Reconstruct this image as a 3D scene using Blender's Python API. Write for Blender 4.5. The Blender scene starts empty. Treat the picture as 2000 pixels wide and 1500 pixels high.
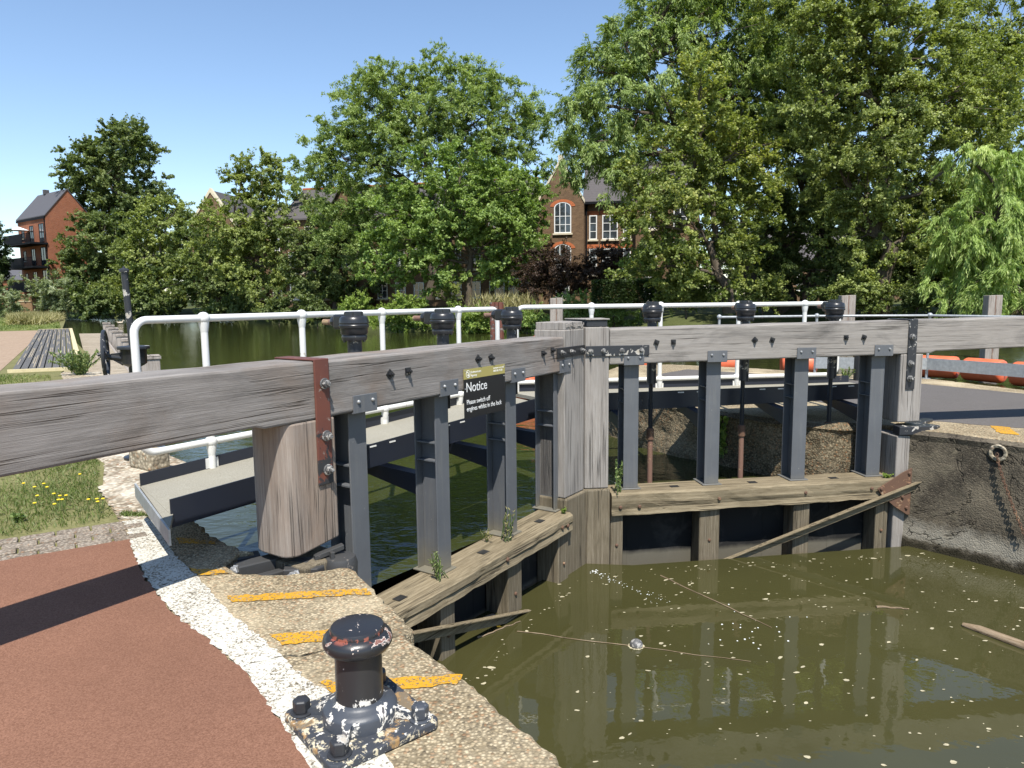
import bpy, bmesh, math, random
import numpy as np
from mathutils import Vector, Matrix
random.seed(7); RNG = np.random.default_rng(11)
scene = bpy.context.scene
C = scene.collection
R = math.radians

# ------------------------------------------------------------------ camera
F_PX, CAM_H = 1387.0, 1.55
PITCH, ROLL = math.atan((750 - 582) / F_PX), R(0.6)
_fwd = np.array([0, math.cos(PITCH), -math.sin(PITCH)])
_up0 = np.array([0, math.sin(PITCH), math.cos(PITCH)]); _rt0 = np.array([1.0, 0, 0])
_ix = math.cos(ROLL) * _rt0 - math.sin(ROLL) * _up0
_iu = math.sin(ROLL) * _rt0 + math.cos(ROLL) * _up0
def at(px, py, Y):
    """world point seen at photo pixel (px, py) at distance Y in front of the lock side"""
    d = _fwd + _ix * (px - 1000) / F_PX + _iu * (750 - py) / F_PX
    return np.array([0, 0, CAM_H]) + d * (Y / d[1])
cam_d = bpy.data.cameras.new('camera'); cam = bpy.data.objects.new('camera', cam_d); C.objects.link(cam)
cam_d.sensor_width = 36.0; cam_d.lens = F_PX / 2000 * 36.0; cam_d.clip_end = 2000; cam_d.clip_start = 0.05
M = Matrix(((_ix[0], _iu[0], -_fwd[0], 0), (_ix[1], _iu[1], -_fwd[1], 0), (_ix[2], _iu[2], -_fwd[2], CAM_H), (0, 0, 0, 1)))
cam.matrix_world = M
scene.camera = cam

# ------------------------------------------------------------------ light
SUN_EL, SUN_H = R(60), (0.12, -0.99)
w = bpy.data.worlds.new('World'); scene.world = w; w.use_nodes = True
nt = w.node_tree; bg = nt.nodes['Background']
sky = nt.nodes.new('ShaderNodeTexSky'); sky.sky_type = 'NISHITA'; sky.sun_disc = False
sky.sun_elevation = SUN_EL; sky.sun_rotation = math.atan2(SUN_H[0], SUN_H[1])
sky.air_density = 1.0; sky.dust_density = 0.15; sky.ozone_density = 2.2; sky.altitude = 50
nt.links.new(sky.outputs[0], bg.inputs[0]); bg.inputs[1].default_value = 0.105
sl = bpy.data.lights.new('sun', 'SUN'); sl.energy = 4.0; sl.angle = R(0.53); sl.color = (1.0, 0.95, 0.87)
so = bpy.data.objects.new('sun', sl); C.objects.link(so)
sdir = Vector((SUN_H[0] * math.cos(SUN_EL), SUN_H[1] * math.cos(SUN_EL), math.sin(SUN_EL)))
so.rotation_euler = sdir.to_track_quat('Z', 'Y').to_euler(); so.location = (0, -5, 20)
scene.view_settings.view_transform = 'Standard'; scene.view_settings.look = 'None'
scene.view_settings.exposure = 0.92; scene.view_settings.gamma = 1.0
scene.cycles.use_denoising = True
scene.cycles.max_bounces = 8; scene.cycles.diffuse_bounces = 4; scene.cycles.glossy_bounces = 3
scene.cycles.transmission_bounces = 3; scene.cycles.transparent_max_bounces = 4
scene.cycles.caustics_reflective = False; scene.cycles.caustics_refractive = False

# ------------------------------------------------------------------ tagging
def tag(o, label=None, cat=None, group=None, kind=None):
    if label: o['label'] = label
    if cat: o['category'] = cat
    if group: o['group'] = group
    if kind: o['kind'] = kind
    return o
def thing(name, label, cat, loc=(0, 0, 0), rz=0.0, group=None):
    o = bpy.data.objects.new(name, None); C.objects.link(o); o.empty_display_size = 0.2
    o.location = loc; o.rotation_euler = (0, 0, rz)
    return tag(o, label, cat, group)
def copy_tree(o, parent=None):
    c = o.copy(); C.objects.link(c)
    if parent: c.parent = parent
    for ch in list(o.children): copy_tree(ch, c)
    return c

# ------------------------------------------------------------------ mesh builder
class MB:
    def __init__(s, T=None): s.v = []; s.f = []; s.T = T
    def _add(s, vs, fs):
        b = len(s.v)
        s.v += [tuple(s.T(*p)) if s.T else tuple(p) for p in vs]
        s.f += [tuple(i + b for i in f) for f in fs]
    def box(s, x0, x1, y0, y1, z0, z1):
        s.hexa([(x0,y0,z0),(x1,y0,z0),(x1,y1,z0),(x0,y1,z0),(x0,y0,z1),(x1,y0,z1),(x1,y1,z1),(x0,y1,z1)])
    def hexa(s, p):
        s._add(p, [(3,2,1,0),(4,5,6,7),(0,1,5,4),(1,2,6,5),(2,3,7,6),(3,0,4,7)])
    def obox(s, c, ax, ay, az, sx, sy, sz):
        c, ax, ay, az = (np.array(q, float) for q in (c, ax, ay, az))
        P = []
        for k in (-1, 1):
            for i, j in ((-1,-1),(1,-1),(1,1),(-1,1)):
                P.append(tuple(c + ax*i*sx/2 + ay*j*sy/2 + az*k*sz/2))
        s.hexa(P)
    def prism(s, poly, z0, z1, cap=True):
        n = len(poly)
        zs0 = z0 if hasattr(z0, '__len__') else [z0]*n; zs1 = z1 if hasattr(z1, '__len__') else [z1]*n
        vs = [(p[0], p[1], zs0[i]) for i, p in enumerate(poly)] + [(p[0], p[1], zs1[i]) for i, p in enumerate(poly)]
        fs = [(i, (i+1) % n, n + (i+1) % n, n + i) for i in range(n)]
        if cap: fs += [tuple(range(n-1, -1, -1)), tuple(range(n, 2*n))]
        s._add(vs, fs)
    def sheet(s, poly, z): s._add([(p[0], p[1], z) for p in poly], [tuple(range(len(poly)))])
    def tube(s, pts, rad, n=8, cap=True):
        pts = [np.array(p, float) for p in pts]; k = len(pts)
        rs = rad if hasattr(rad, '__len__') else [rad]*k
        vs = []; u = None
        for i in range(k):
            t = pts[min(i+1, k-1)] - pts[max(i-1, 0)]; t = t / (np.linalg.norm(t) + 1e-9)
            if u is None:
                a = np.array([0,0,1.0]) if abs(t[2]) < 0.9 else np.array([1.0,0,0]); u = np.cross(t, a)
            u = u - t * (u @ t); u = u / (np.linalg.norm(u) + 1e-9); q = np.cross(t, u)
            for j in range(n):
                an = 2*math.pi*j/n; vs.append(pts[i] + rs[i]*(math.cos(an)*u + math.sin(an)*q))
        fs = [(i*n+j, i*n+(j+1) % n, (i+1)*n+(j+1) % n, (i+1)*n+j) for i in range(k-1) for j in range(n)]
        if cap: fs += [tuple(range(n-1, -1, -1)), tuple(range((k-1)*n, k*n))]
        s._add(vs, fs)
    def cyl(s, p0, p1, r0, r1=None, n=16): s.tube([p0, p1], [r0, r0 if r1 is None else r1], n)
    def lathe(s, c, prof, n=24, axis=(0,0,1)):
        ax = np.array(axis, float); ax /= np.linalg.norm(ax)
        a = np.array([0,0,1.0]) if abs(ax[2]) < 0.9 else np.array([1.0,0,0])
        e1 = np.cross(a, ax); e1 /= np.linalg.norm(e1); e2 = np.cross(ax, e1); c = np.array(c, float)
        vs = []
        for r, z in prof:
            for j in range(n):
                an = 2*math.pi*j/n; vs.append(c + ax*z + r*(math.cos(an)*e1 + math.sin(an)*e2))
        k = len(prof)
        fs = [(i*n+j, i*n+(j+1) % n, (i+1)*n+(j+1) % n, (i+1)*n+j) for i in range(k-1) for j in range(n)]
        fs += [tuple(range(n-1, -1, -1)), tuple(range((k-1)*n, k*n))]
        s._add(vs, fs)
    def ball(s, c, r, n=12, sq=(1,1,1)):
        m = max(5, n//2)
        prof = [(max(1e-4, r*math.sin(math.pi*i/m)), -r*math.cos(math.pi*i/m)) for i in range(m+1)]
        b = len(s.v); T = s.T; s.T = None; s.lathe((0,0,0), prof, n); s.T = T
        for i in range(b, len(s.v)):
            p = s.v[i]; p = (c[0]+p[0]*sq[0], c[1]+p[1]*sq[1], c[2]+p[2]*sq[2]); s.v[i] = tuple(T(*p)) if T else p
    def nut(s, c, ax, r, h, n=6): s.lathe(c, [(r, 0), (r, h)], n, ax)
    def build(s, name, mat, parent=None, smooth=False, bevel=0.0, seg=2, recalc=True):
        me = bpy.data.meshes.new(name); me.from_pydata(s.v, [], s.f); me.update()
        if recalc:
            bm = bmesh.new(); bm.from_mesh(me); bmesh.ops.recalc_face_normals(bm, faces=bm.faces); bm.to_mesh(me); bm.free()
        o = bpy.data.objects.new(name, me); C.objects.link(o)
        if mat: me.materials.append(mat)
        if parent: o.parent = parent
        if smooth:
            me.polygons.foreach_set('use_smooth', [True]*len(me.polygons))
            try: me.set_sharp_from_angle(angle=R(40))
            except Exception: pass
        if bevel:
            md = o.modifiers.new('bevel', 'BEVEL'); md.width = bevel; md.segments = seg; md.limit_method = 'ANGLE'; md.angle_limit = R(35)
        return o

def jitter_poly(poly, step, amp, closed=True, seed=1, sharp=0.0):
    """resample an outline and roughen it"""
    rnd = random.Random(seed); out = []; n = len(poly); m = n if closed else n-1
    for i in range(m):
        a, b = np.array(poly[i], float), np.array(poly[(i+1) % n], float)
        L = np.linalg.norm(b-a); k = max(1, int(L/step))
        nrm = np.array([-(b-a)[1], (b-a)[0]])/(L+1e-9)
        for j in range(k):
            t = j/k; out.append(tuple(a+(b-a)*t + nrm*rnd.gauss(0, amp) + (b-a)/(L+1e-9)*rnd.gauss(0, amp*.5)))
    if not closed: out.append(tuple(poly[-1]))
    return out
# ------------------------------------------------------------------ materials
class N:
    def __init__(s, name):
        s.m = bpy.data.materials.new(name); s.m.use_nodes = True; s.t = s.m.node_tree
        s.p = s.t.nodes['Principled BSDF']; s.out = s.t.nodes['Material Output']
        s.co = s.t.nodes.new('ShaderNodeTexCoord')
    def n(s, t, **kw):
        x = s.t.nodes.new(t)
        for k, v in kw.items(): setattr(x, k, v)
        return x
    def l(s, a, b): s.t.links.new(a, b)
    def vec(s, scale=(1,1,1), src='Object', rot=(0,0,0), loc=(0,0,0)):
        mp = s.n('ShaderNodeMapping'); s.l(s.co.outputs[src], mp.inputs[0])
        mp.inputs['Scale'].default_value = scale; mp.inputs['Rotation'].default_value = rot; mp.inputs['Location'].default_value = loc
        return mp.outputs[0]
    def noise(s, v, scale=5, detail=4, rough=.55, dist=0.0, out='Fac'):
        x = s.n('ShaderNodeTexNoise'); s.l(v, x.inputs['Vector'])
        x.inputs['Scale'].default_value = scale; x.inputs['Detail'].default_value = detail
        x.inputs['Roughness'].default_value = rough; x.inputs['Distortion'].default_value = dist
        return x.outputs[out]
    def voro(s, v, scale=5, feat='F1', out='Distance', rnd=1.0):
        x = s.n('ShaderNodeTexVoronoi', feature=feat); s.l(v, x.inputs['Vector']); x.inputs['Scale'].default_value = scale
        x.inputs['Randomness'].default_value = rnd
        return x.outputs[out]
    def ramp(s, f, stops, interp='LINEAR'):
        x = s.n('ShaderNodeValToRGB'); s.l(f, x.inputs[0]); cr = x.color_ramp; cr.interpolation = interp
        while len(cr.elements) < len(stops): cr.elements.new(0.5)
        for e, (p, c) in zip(cr.elements, stops):
            e.position = p; e.color = (c, c, c, 1) if not hasattr(c, '__len__') else (c[0], c[1], c[2], 1)
        return x.outputs[0]
    def mix(s, f, a, b, mode='MIX'):
        x = s.n('ShaderNodeMix', data_type='RGBA', blend_type=mode)
        for i, q in ((0, f), (6, a), (7, b)):
            if hasattr(q, 'is_linked'): s.l(q, x.inputs[i])
            elif i == 0: x.inputs[0].default_value = q
            else: x.inputs[i].default_value = (q[0], q[1], q[2], 1)
        return x.outputs[2]
    def math(s, op, a, b=None, clamp=False):
        x = s.n('ShaderNodeMath', operation=op, use_clamp=clamp)
        for i, q in enumerate((a, b)):
            if q is None: continue
            if hasattr(q, 'is_linked'): s.l(q, x.inputs[i])
            else: x.inputs[i].default_value = q
        return x.outputs[0]
    def sep(s, v):
        x = s.n('ShaderNodeSeparateXYZ'); s.l(v, x.inputs[0]); return x.outputs
    def bump(s, h, strength=.5, dist=.01, prev=None):
        x = s.n('ShaderNodeBump'); s.l(h, x.inputs['Height']); x.inputs['Strength'].default_value = strength
        x.inputs['Distance'].default_value = dist
        if prev is not None: s.l(prev, x.inputs['Normal'])
        return x.outputs[0]
    def fin(s, col=None, rough=.6, bump=None, metal=0.0, spec=.5, coat=0.0):
        if col is not None:
            if hasattr(col, 'is_linked'): s.l(col, s.p.inputs['Base Color'])
            else: s.p.inputs['Base Color'].default_value = (*col, 1)
        if hasattr(rough, 'is_linked'): s.l(rough, s.p.inputs['Roughness'])
        else: s.p.inputs['Roughness'].default_value = rough
        if hasattr(metal, 'is_linked'): s.l(metal, s.p.inputs['Metallic'])
        else: s.p.inputs['Metallic'].default_value = metal
        s.p.inputs['Specular IOR Level'].default_value = spec
        if coat: s.p.inputs['Coat Weight'].default_value = coat
        if bump is not None: s.l(bump, s.p.inputs['Normal'])
        return s.m

def timber(name, axis='x', dark=(.07,.06,.05), mid=(.22,.20,.18), light=(.36,.33,.30), stain=(.05,.045,.04), stain_amt=.5, crack=.6, seed=0.0, brown=None):
    q = N(name); lo, hi = .5, 22.0
    sc = {'x': (lo,hi,hi), 'z': (hi,hi,lo), 'y': (hi,lo,hi)}[axis]
    v = q.vec(sc, loc=(seed, seed*1.7, seed*.6)); iso = q.vec((1,1,1), loc=(seed*2, seed, seed))
    g1 = q.noise(v, 2.2, 6, .62, .25); g2 = q.noise(v, 11, 5, .7, .1)
    grain = q.math('ADD', q.math('MULTIPLY', g1, .42), q.math('MULTIPLY', g2, .58))
    col = q.ramp(grain, [(.34, dark), (.48, mid), (.62, light)])
    if brown:
        b = q.ramp(q.noise(iso, 1.3, 4, .6, .6), [(.45, 0), (.66, 1)]); col = q.mix(q.math('MULTIPLY', b, .75), col, q.mix(1.0, col, brown, 'MULTIPLY'))
    st = q.ramp(q.noise(q.vec({'x': (.6,1.6,1.6), 'z': (1.6,1.6,.5), 'y': (1.6,.6,1.6)}[axis], loc=(seed*3, 1.3, seed)), 1.6, 7, .68, .8), [(.48, 0), (.72, 1)])
    col = q.mix(q.math('MULTIPLY', st, stain_amt), col, stain)
    # drying checks along the grain: thin dark lines
    ck = q.noise(q.vec({'x': (.13,8,8), 'z': (8,8,.13), 'y': (8,.13,8)}[axis], loc=(seed, 4, seed*2)), 2.0, 4, .5, .15)
    ln = q.ramp(q.math('ABSOLUTE', q.math('SUBTRACT', ck, .5)), [(0.0, 1), (.02, 0)])
    gate = q.ramp(q.noise(q.vec({'x': (.8,3,3), 'z': (3,3,.8), 'y': (3,.8,3)}[axis], loc=(seed+9, 2, 1)), 1.5, 2), [(.46, 0), (.56, 1)])
    ln = q.math('MULTIPLY', ln, gate)
    col = q.mix(q.math('MULTIPLY', ln, crack), col, (.015,.012,.01))
    h = q.math('SUBTRACT', grain, q.math('MULTIPLY', ln, 1.2))
    return q.fin(col, .85, q.bump(h, .8, .006), spec=.2)

def paint(name, col, chip=None, amt=.0, rough=.4, scale=9, chip2=None, spec=.5, bumpd=.003, grime=.25):
    q = N(name); v = q.vec()
    n1 = q.noise(v, scale, 8, .65, .4); c = q.mix(q.ramp(q.noise(v, scale*.35, 5, .6), [(.4, 0), (.7, grime)]), col, tuple(x*.55+.02 for x in col))
    h = q.noise(v, scale*6, 3)
    if chip:
        m = q.ramp(n1, [(.62-amt, 0), (.635-amt, 1)]); c = q.mix(m, c, chip)
        if chip2:
            m2 = q.ramp(n1, [(.66-amt, 0), (.675-amt, 1)]); c = q.mix(m2, c, chip2)
        h = q.math('SUBTRACT', q.math('MULTIPLY', h, .25), m)
    return q.fin(c, rough, q.bump(h, .5, bumpd), spec=spec)

def concrete(name, base=(.36,.31,.23), light=(.52,.47,.37), dark=(.12,.10,.08), scale=1.0, peb=72, stainv=None, wear=.55):
    q = N(name); v = q.vec((scale,)*3)
    cell = q.voro(v, peb, out='Color'); cs = q.sep(cell)
    d = q.voro(v, peb, feat='F1')
    big = q.noise(v, 1.1, 6, .62, .3); mid = q.noise(v, 7, 5, .6)
    c = q.mix(q.ramp(cs[0], [(.0, 0), (1, 1)]), base, light)
    c = q.mix(q.ramp(cs[1], [(.76, 0), (.84, .85)]), c, dark)
    c = q.mix(q.ramp(cs[2], [(.86, 0), (.9, .6)]), c, (.30,.15,.07))
    c = q.mix(q.ramp(d, [(.30, 0), (.62, .75)]), c, tuple(x*.42 for x in base))
    c = q.mix(q.ramp(mid, [(.42, 0), (.72, .35)]), c, tuple(x*.5 for x in base))
    c = q.mix(q.ramp(big, [(.48, 0), (.7, wear)]), c, tuple(min(1, x*1.25) for x in light))
    cr = q.ramp(q.math('ABSOLUTE', q.math('SUBTRACT', q.noise(v, 1.5, 5, .6, .6), .5)), [(0, 1), (.006, 0)])
    c = q.mix(q.math('MULTIPLY', cr, .12), c, (.05,.04,.03))
    h = q.math('SUBTRACT', q.math('ADD', q.math('MULTIPLY', mid, .8), q.math('MULTIPLY', d, -.8)), q.math('MULTIPLY', cr, .2))
    return q.fin(c, .92, q.bump(h, .75, .012), spec=.15)

def worn_paint(name, paintc, under=(.36,.31,.23), amt=.5, peb=95):
    q = N(name); v = q.vec(); cell = q.sep(q.voro(v, peb, out='Color')); d = q.voro(v, peb)
    f = q.noise(v, 75, 4, .72); b = q.noise(v, 3.2, 5, .6)
    s = q.math('ADD', q.math('MULTIPLY', f, .85), q.math('MULTIPLY', b, .25))
    u = q.mix(q.ramp(cell[1], [(.2, 0), (.8, 1)]), tuple(x*.35 for x in under), under)
    m = q.ramp(s, [(.60+amt*.12, 0), (.64+amt*.12, 1)])
    p2 = q.mix(q.ramp(q.noise(v, 1.7, 4), [(.4, 0), (.75, .35)]), paintc, tuple(x*.72 for x in paintc))
    c = q.mix(m, p2, u)
    cr = q.ramp(q.math('ABSOLUTE', q.math('SUBTRACT', q.noise(v, 1.9, 5, .6, .6), .5)), [(0, 1), (.007, 0)])
    c = q.mix(q.math('MULTIPLY', cr, .15), c, (.06,.05,.04))
    h = q.math('SUBTRACT', q.math('MULTIPLY', d, -.5), q.math('ADD', m, q.math('MULTIPLY', cr, .2)))
    return q.fin(c, .85, q.bump(h, .5, .006), spec=.2)

def speckle(name, a, b, scale=160, rough=.95, big=.25, bumpd=.004):
    q = N(name); v = q.vec()
    n1 = q.noise(v, scale, 2, .7); n2 = q.noise(v, .9, 5, .6)
    c = q.mix(q.ramp(n1, [(.32, 0), (.7, 1)]), a, b)
    c = q.mix(q.ramp(n2, [(.35, 0), (.75, big)]), c, tuple(x*.62 for x in a))
    return q.fin(c, rough, q.bump(n1, .9, bumpd), spec=.15)

def wall_stained(name):
    q = N(name); v = q.vec(); z = q.sep(q.co.outputs['Object'])[2]
    cell = q.sep(q.voro(v, 70, out='Color')); d = q.voro(v, 70)
    n1 = q.noise(v, 1.6, 7, .65, .5); n2 = q.noise(v, 9, 6, .65)
    c = q.mix(q.ramp(n1, [(.36, 0), (.62, 1)]), (.05,.042,.032), (.165,.14,.10))
    c = q.mix(q.ramp(cell[0], [(.6, 0), (1, .35)]), c, (.24,.20,.14))
    c = q.mix(q.ramp(n2, [(.55, 0), (.75, .55)]), c, (.20,.175,.12))
    zz = q.math('ADD', z, q.math('MULTIPLY', q.noise(v, 3.5, 6, .7), .35))
    # lime crust just above the water, wet black band under it
    lime = q.ramp(q.math('ADD', zz, 1.2), [(.30, 0), (.36, 1), (.44, 1), (.56, 0)])
    c = q.mix(q.math('MULTIPLY', lime, .6), c, (.40,.37,.30))
    wet = q.ramp(q.math('ADD', zz, 1.2), [(.26, 1), (.34, 0)])
    c = q.mix(wet, c, (.035,.03,.018))
    sp = q.ramp(q.voro(v, 2.6), [(.05, 1), (.085, 0)]); c = q.mix(q.math('MULTIPLY', sp, .7), c, (.42,.40,.35))
    cr = q.ramp(q.math('ABSOLUTE', q.math('SUBTRACT', q.noise(v, 1.2, 5, .6, .5), .5)), [(0, 1), (.008, 0)])
    c = q.mix(q.math('MULTIPLY', cr, .8), c, (.02,.017,.013))
    h = q.math('SUBTRACT', q.math('ADD', n2, q.math('MULTIPLY', d, -.6)), q.math('MULTIPLY', cr, 1.2))
    return q.fin(c, .9, q.bump(h, .55, .014), spec=.2)

def water(name, col, wave, wscale, stretch=(1,1,1), rough=.02, ior=1.333, spec=.5):
    q = N(name); v = q.vec(stretch)
    h = q.math('ADD', q.noise(v, wscale, 3, .5, .4), q.math('MULTIPLY', q.noise(v, wscale*4.5, 2, .5), .22))
    c = q.mix(q.ramp(q.noise(q.vec(), .5, 4, .6), [(.3, 0), (.7, 1)]), tuple(x*.85 for x in col), tuple(x*1.15 for x in col))
    q.p.inputs['IOR'].default_value = ior
    return q.fin(c, rough, q.bump(h, wave, .05), spec=spec)

def brick(name, a, b, mort, rot=(R(90),0,0), scale=4.4, dirt=.3):
    q = N(name)
    # choose the running direction per face from position: x+y combined so both wall directions get courses
    s = q.sep(q.co.outputs['Object']); cb = q.n('ShaderNodeCombineXYZ'); q.l(q.math('ADD', s[0], s[1]), cb.inputs[0]); q.l(s[2], cb.inputs[1])
    x = q.n('ShaderNodeTexBrick'); q.l(cb.outputs[0], x.inputs['Vector']); x.inputs['Scale'].default_value = scale
    x.inputs['Color1'].default_value = (*a, 1); x.inputs['Color2'].default_value = (*b, 1); x.inputs['Mortar'].default_value = (*mort, 1)
    x.inputs['Mortar Size'].default_value = .014; x.inputs['Bias'].default_value = 0.0
    x.inputs['Brick Width'].default_value = 1.0; x.inputs['Row Height'].default_value = .33
    n1 = q.noise(q.vec(), .7, 5, .6); c = q.mix(q.ramp(n1, [(.4, 0), (.75, dirt)]), x.outputs[0], tuple(y*.5 for y in a))
    n2 = q.noise(q.vec(), 16, 2, .6); c = q.mix(q.ramp(n2, [(.35, .35), (.6, 0)]), c, tuple(y*.45 for y in a))
    return q.fin(c, .9, None, spec=.15)

def tiles(name, a, scale=5.0):
    q = N(name); v = q.vec(); s = q.sep(q.co.outputs['Object'])
    wv = q.math('FRACT', q.math('MULTIPLY', s[2], scale)); n1 = q.noise(q.vec((1,1,4)), 6, 4, .6)
    c = q.mix(q.ramp(wv, [(.0, .55), (.2, 0)]), a, tuple(x*.5 for x in a)); c = q.mix(q.ramp(n1, [(.4, 0), (.7, .4)]), c, tuple(min(1, x*1.5) for x in a))
    return q.fin(c, .8, None, spec=.2)

def flat(name, col, rough=.6, metal=0.0, spec=.5, var=.12, scale=6):
    q = N(name); n1 = q.noise(q.vec(), scale, 5, .6)
    c = q.mix(q.ramp(n1, [(.35, 0), (.7, 1)]), tuple(x*(1-var) for x in col), tuple(min(1, x*(1+var)) for x in col))
    return q.fin(c, rough, None, metal=metal, spec=spec)

def leaf_mat(name, c_dark, c_mid, c_light, trans=.36, rough=.5):
    q = N(name); a = q.n('ShaderNodeAttribute', attribute_name='tone')
    c = q.ramp(a.outputs['Fac'], [(0.0, c_dark), (.5, c_mid), (1.0, c_light)])
    q.fin(c, rough, None, spec=.35)
    tr = q.n('ShaderNodeBsdfTranslucent'); q.l(q.mix(1.0, c, (1.25,1.3,.55), 'MULTIPLY'), tr.inputs[0])
    mx = q.n('ShaderNodeMixShader'); mx.inputs[0].default_value = trans
    q.l(q.p.outputs[0], mx.inputs[1]); q.l(tr.outputs[0], mx.inputs[2]); q.l(mx.outputs[0], q.out.inputs[0])
    return q.m

mt = {}
mt['beam'] = timber('weathered_oak_along', 'x', (.155,.140,.127), (.222,.204,.188), (.285,.265,.247), stain_amt=.5, seed=1.0, brown=(.85,.68,.55))
mt['beam2'] = timber('weathered_oak_pale', 'x', (.18,.162,.144), (.255,.235,.212), (.325,.302,.276), stain=(.03,.03,.03), stain_amt=.6, seed=5.3)
mt['post'] = timber('weathered_oak_upright', 'z', (.195,.162,.138), (.26,.225,.197), (.325,.295,.265), stain_amt=.25, seed=2.0, brown=(1.0,.84,.70))
mt['post2'] = timber('grey_oak_upright', 'z', (.20,.178,.16), (.275,.252,.228), (.35,.33,.305), stain_amt=.3, seed=7.0)
mt['rail'] = timber('wet_oak_along', 'x', (.075,.058,.037), (.195,.158,.10), (.30,.25,.165), stain=(.055,.045,.025), stain_amt=.55, seed=3.0, crack=.8)
mt['rail_post'] = timber('wet_oak_upright', 'z', (.07,.055,.038), (.15,.125,.085), (.24,.205,.15), stain=(.04,.035,.02), stain_amt=.55, seed=4.0)
q = N('black_slimy_boarding'); v = q.vec((1,1,.8)); n1 = q.noise(v, 3.2, 6, .65, .6); z = q.sep(q.co.outputs['Object'])[2]
c = q.mix(q.math('MULTIPLY', q.ramp(n1, [(.5, 0), (.68, 1)]), .7), (.008,.0078,.007), (.05,.046,.04)); c = q.mix(q.math('MULTIPLY', q.ramp(q.math('ADD', z, q.math('MULTIPLY', n1, .12)), [(-.0, 0), (1, 0)]), 1.0), c, (.2,.18,.14))
lm = q.ramp(q.math('ADD', q.math('ADD', z, 1.2), q.math('MULTIPLY', q.noise(v, 8, 4), .05)), [(.05, 1), (.10, 0)]); c = q.mix(q.math('MULTIPLY', lm, .6), c, (.17,.155,.115)); mt['panel'] = q.fin(c, .9, q.bump(n1, .5, .01))
mt['pile'] = timber('pile_oak', 'z', (.17,.14,.115), (.31,.27,.235), (.43,.39,.35), stain_amt=.2, seed=8.0)
mt['plank_grey'] = timber('dark_deck_board', 'y', (.05,.05,.05), (.11,.108,.105), (.17,.165,.16), stain_amt=.3, seed=9.0)
mt['plank_pale'] = timber('pale_deck_board', 'x', (.20,.165,.12), (.33,.28,.21), (.44,.38,.30), stain_amt=.2, seed=10.0)
mt['new_wood'] = flat('new_pine', (.55,.47,.28), .8, var=.12, scale=14)
mt['fence_wood'] = flat('fence_pine', (.28,.17,.085), .8, var=.2, scale=9)
q = N('grey_blue_steel'); v = q.vec(); z = q.sep(q.co.outputs['Object'])[2]; n1 = q.noise(v, 5, 6, .6); n2 = q.noise(q.vec((14,14,.7)), 2.2, 6, .7, .3); n3 = q.noise(v, 26, 6, .7)
c = q.mix(q.ramp(n1, [(.35, 0), (.7, .5)]), (.108,.115,.125), (.082,.087,.095)); c = q.mix(q.ramp(n2, [(.52, 0), (.74, .45)]), c, (.19,.185,.17)); c = q.mix(q.ramp(n3, [(.66, 0), (.69, .8)]), c, (.30,.29,.26))
ft = q.ramp(q.math('ADD', q.math('ADD', z, 1.0), q.math('MULTIPLY', n1, .25)), [(.56, 1), (.80, 0)]); c = q.mix(q.math('MULTIPLY', ft, .55), c, (.22,.19,.11)); mt['steel'] = q.fin(c, .45, q.bump(n3, .15, .002))
mt['steel_dark'] = paint('dark_navy_paint', (.016,.02,.032), (.12,.11,.10), -.05, .45, 7)
mt['black'] = paint('black_gloss_paint', (.018,.019,.021), (.20,.19,.17), -.04, .32, 12)
mt['black_worn'] = paint('black_worn_paint', (.025,.027,.032), (.46,.44,.40), .035, .42, 11, chip2=(.40,.36,.30))
mt['rustred'] = paint('red_oxide_paint', (.15,.05,.032), (.035,.033,.034), .075, .6, 6, chip2=(.25,.20,.17))
q = N('strap_red_oxide'); v = q.vec(); z = q.sep(q.co.outputs['Object'])[2]; n1 = q.noise(v, 8, 7, .66, .5); k_ = q.math('ADD', n1, q.ramp(q.math('MULTIPLY', z, 1), [(.50, .16), (.86, 0)]))
c = q.mix(q.ramp(q.noise(v, 3, 4), [(.4, 0), (.7, 1)]), (.15,.05,.032), (.11,.04,.03)); c = q.mix(q.ramp(k_, [(.61, 0), (.625, 1)]), c, (.03,.03,.032)); c = q.mix(q.ramp(q.noise(v, 19, 6, .7), [(.63, 0), (.65, .9)]), c, (.26,.22,.19)); mt['strap_red'] = q.fin(c, .55, q.bump(n1, .4, .003))
mt['rust'] = paint('rusted_iron', (.12,.065,.04), (.22,.12,.065), .06, .85, 10, chip2=(.27,.20,.13))
mt['rustpipe'] = paint('rusty_pipe', (.19,.105,.075), (.30,.21,.12), .05, .8, 9)
mt['bolt'] = paint('worn_bolt', (.10,.10,.10), (.33,.32,.30), .1, .45, 30)
mt['zinc'] = flat('zinc_nut', (.42,.42,.41), .38, .6, var=.2, scale=40)
mt['white'] = paint('white_gloss_paint', (.70,.70,.67), (.42,.36,.27), -.055, .33, 9, grime=.2)
mt['deck'] = speckle('gritted_deck', (.24,.225,.18), (.36,.345,.29), 120, big=.3)
mt['coping'] = concrete('exposed_aggregate', (.35,.28,.175), (.52,.44,.30), (.085,.07,.05))
mt['coping_pale'] = concrete('pale_concrete', (.40,.34,.24), (.52,.46,.35), (.22,.18,.13), peb=30, wear=.3)
mt['soilcrack'] = speckle('dirt_in_joint', (.05,.042,.03), (.10,.085,.06), 90)
mt['mortar'] = speckle('smooth_mortar', (.33,.28,.20), (.42,.37,.28), 60, big=.2)
mt['gravel'] = concrete('lime_washed_rubble', (.40,.33,.23), (.62,.57,.47), (.16,.11,.07), peb=30, wear=.8)
mt['whiteline'] = worn_paint('worn_white_paint', (.56,.54,.47), (.34,.29,.21), -.28)
mt['yellow'] = worn_paint('worn_yellow_paint', (.52,.27,.02), (.32,.26,.17), -.22)
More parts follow.
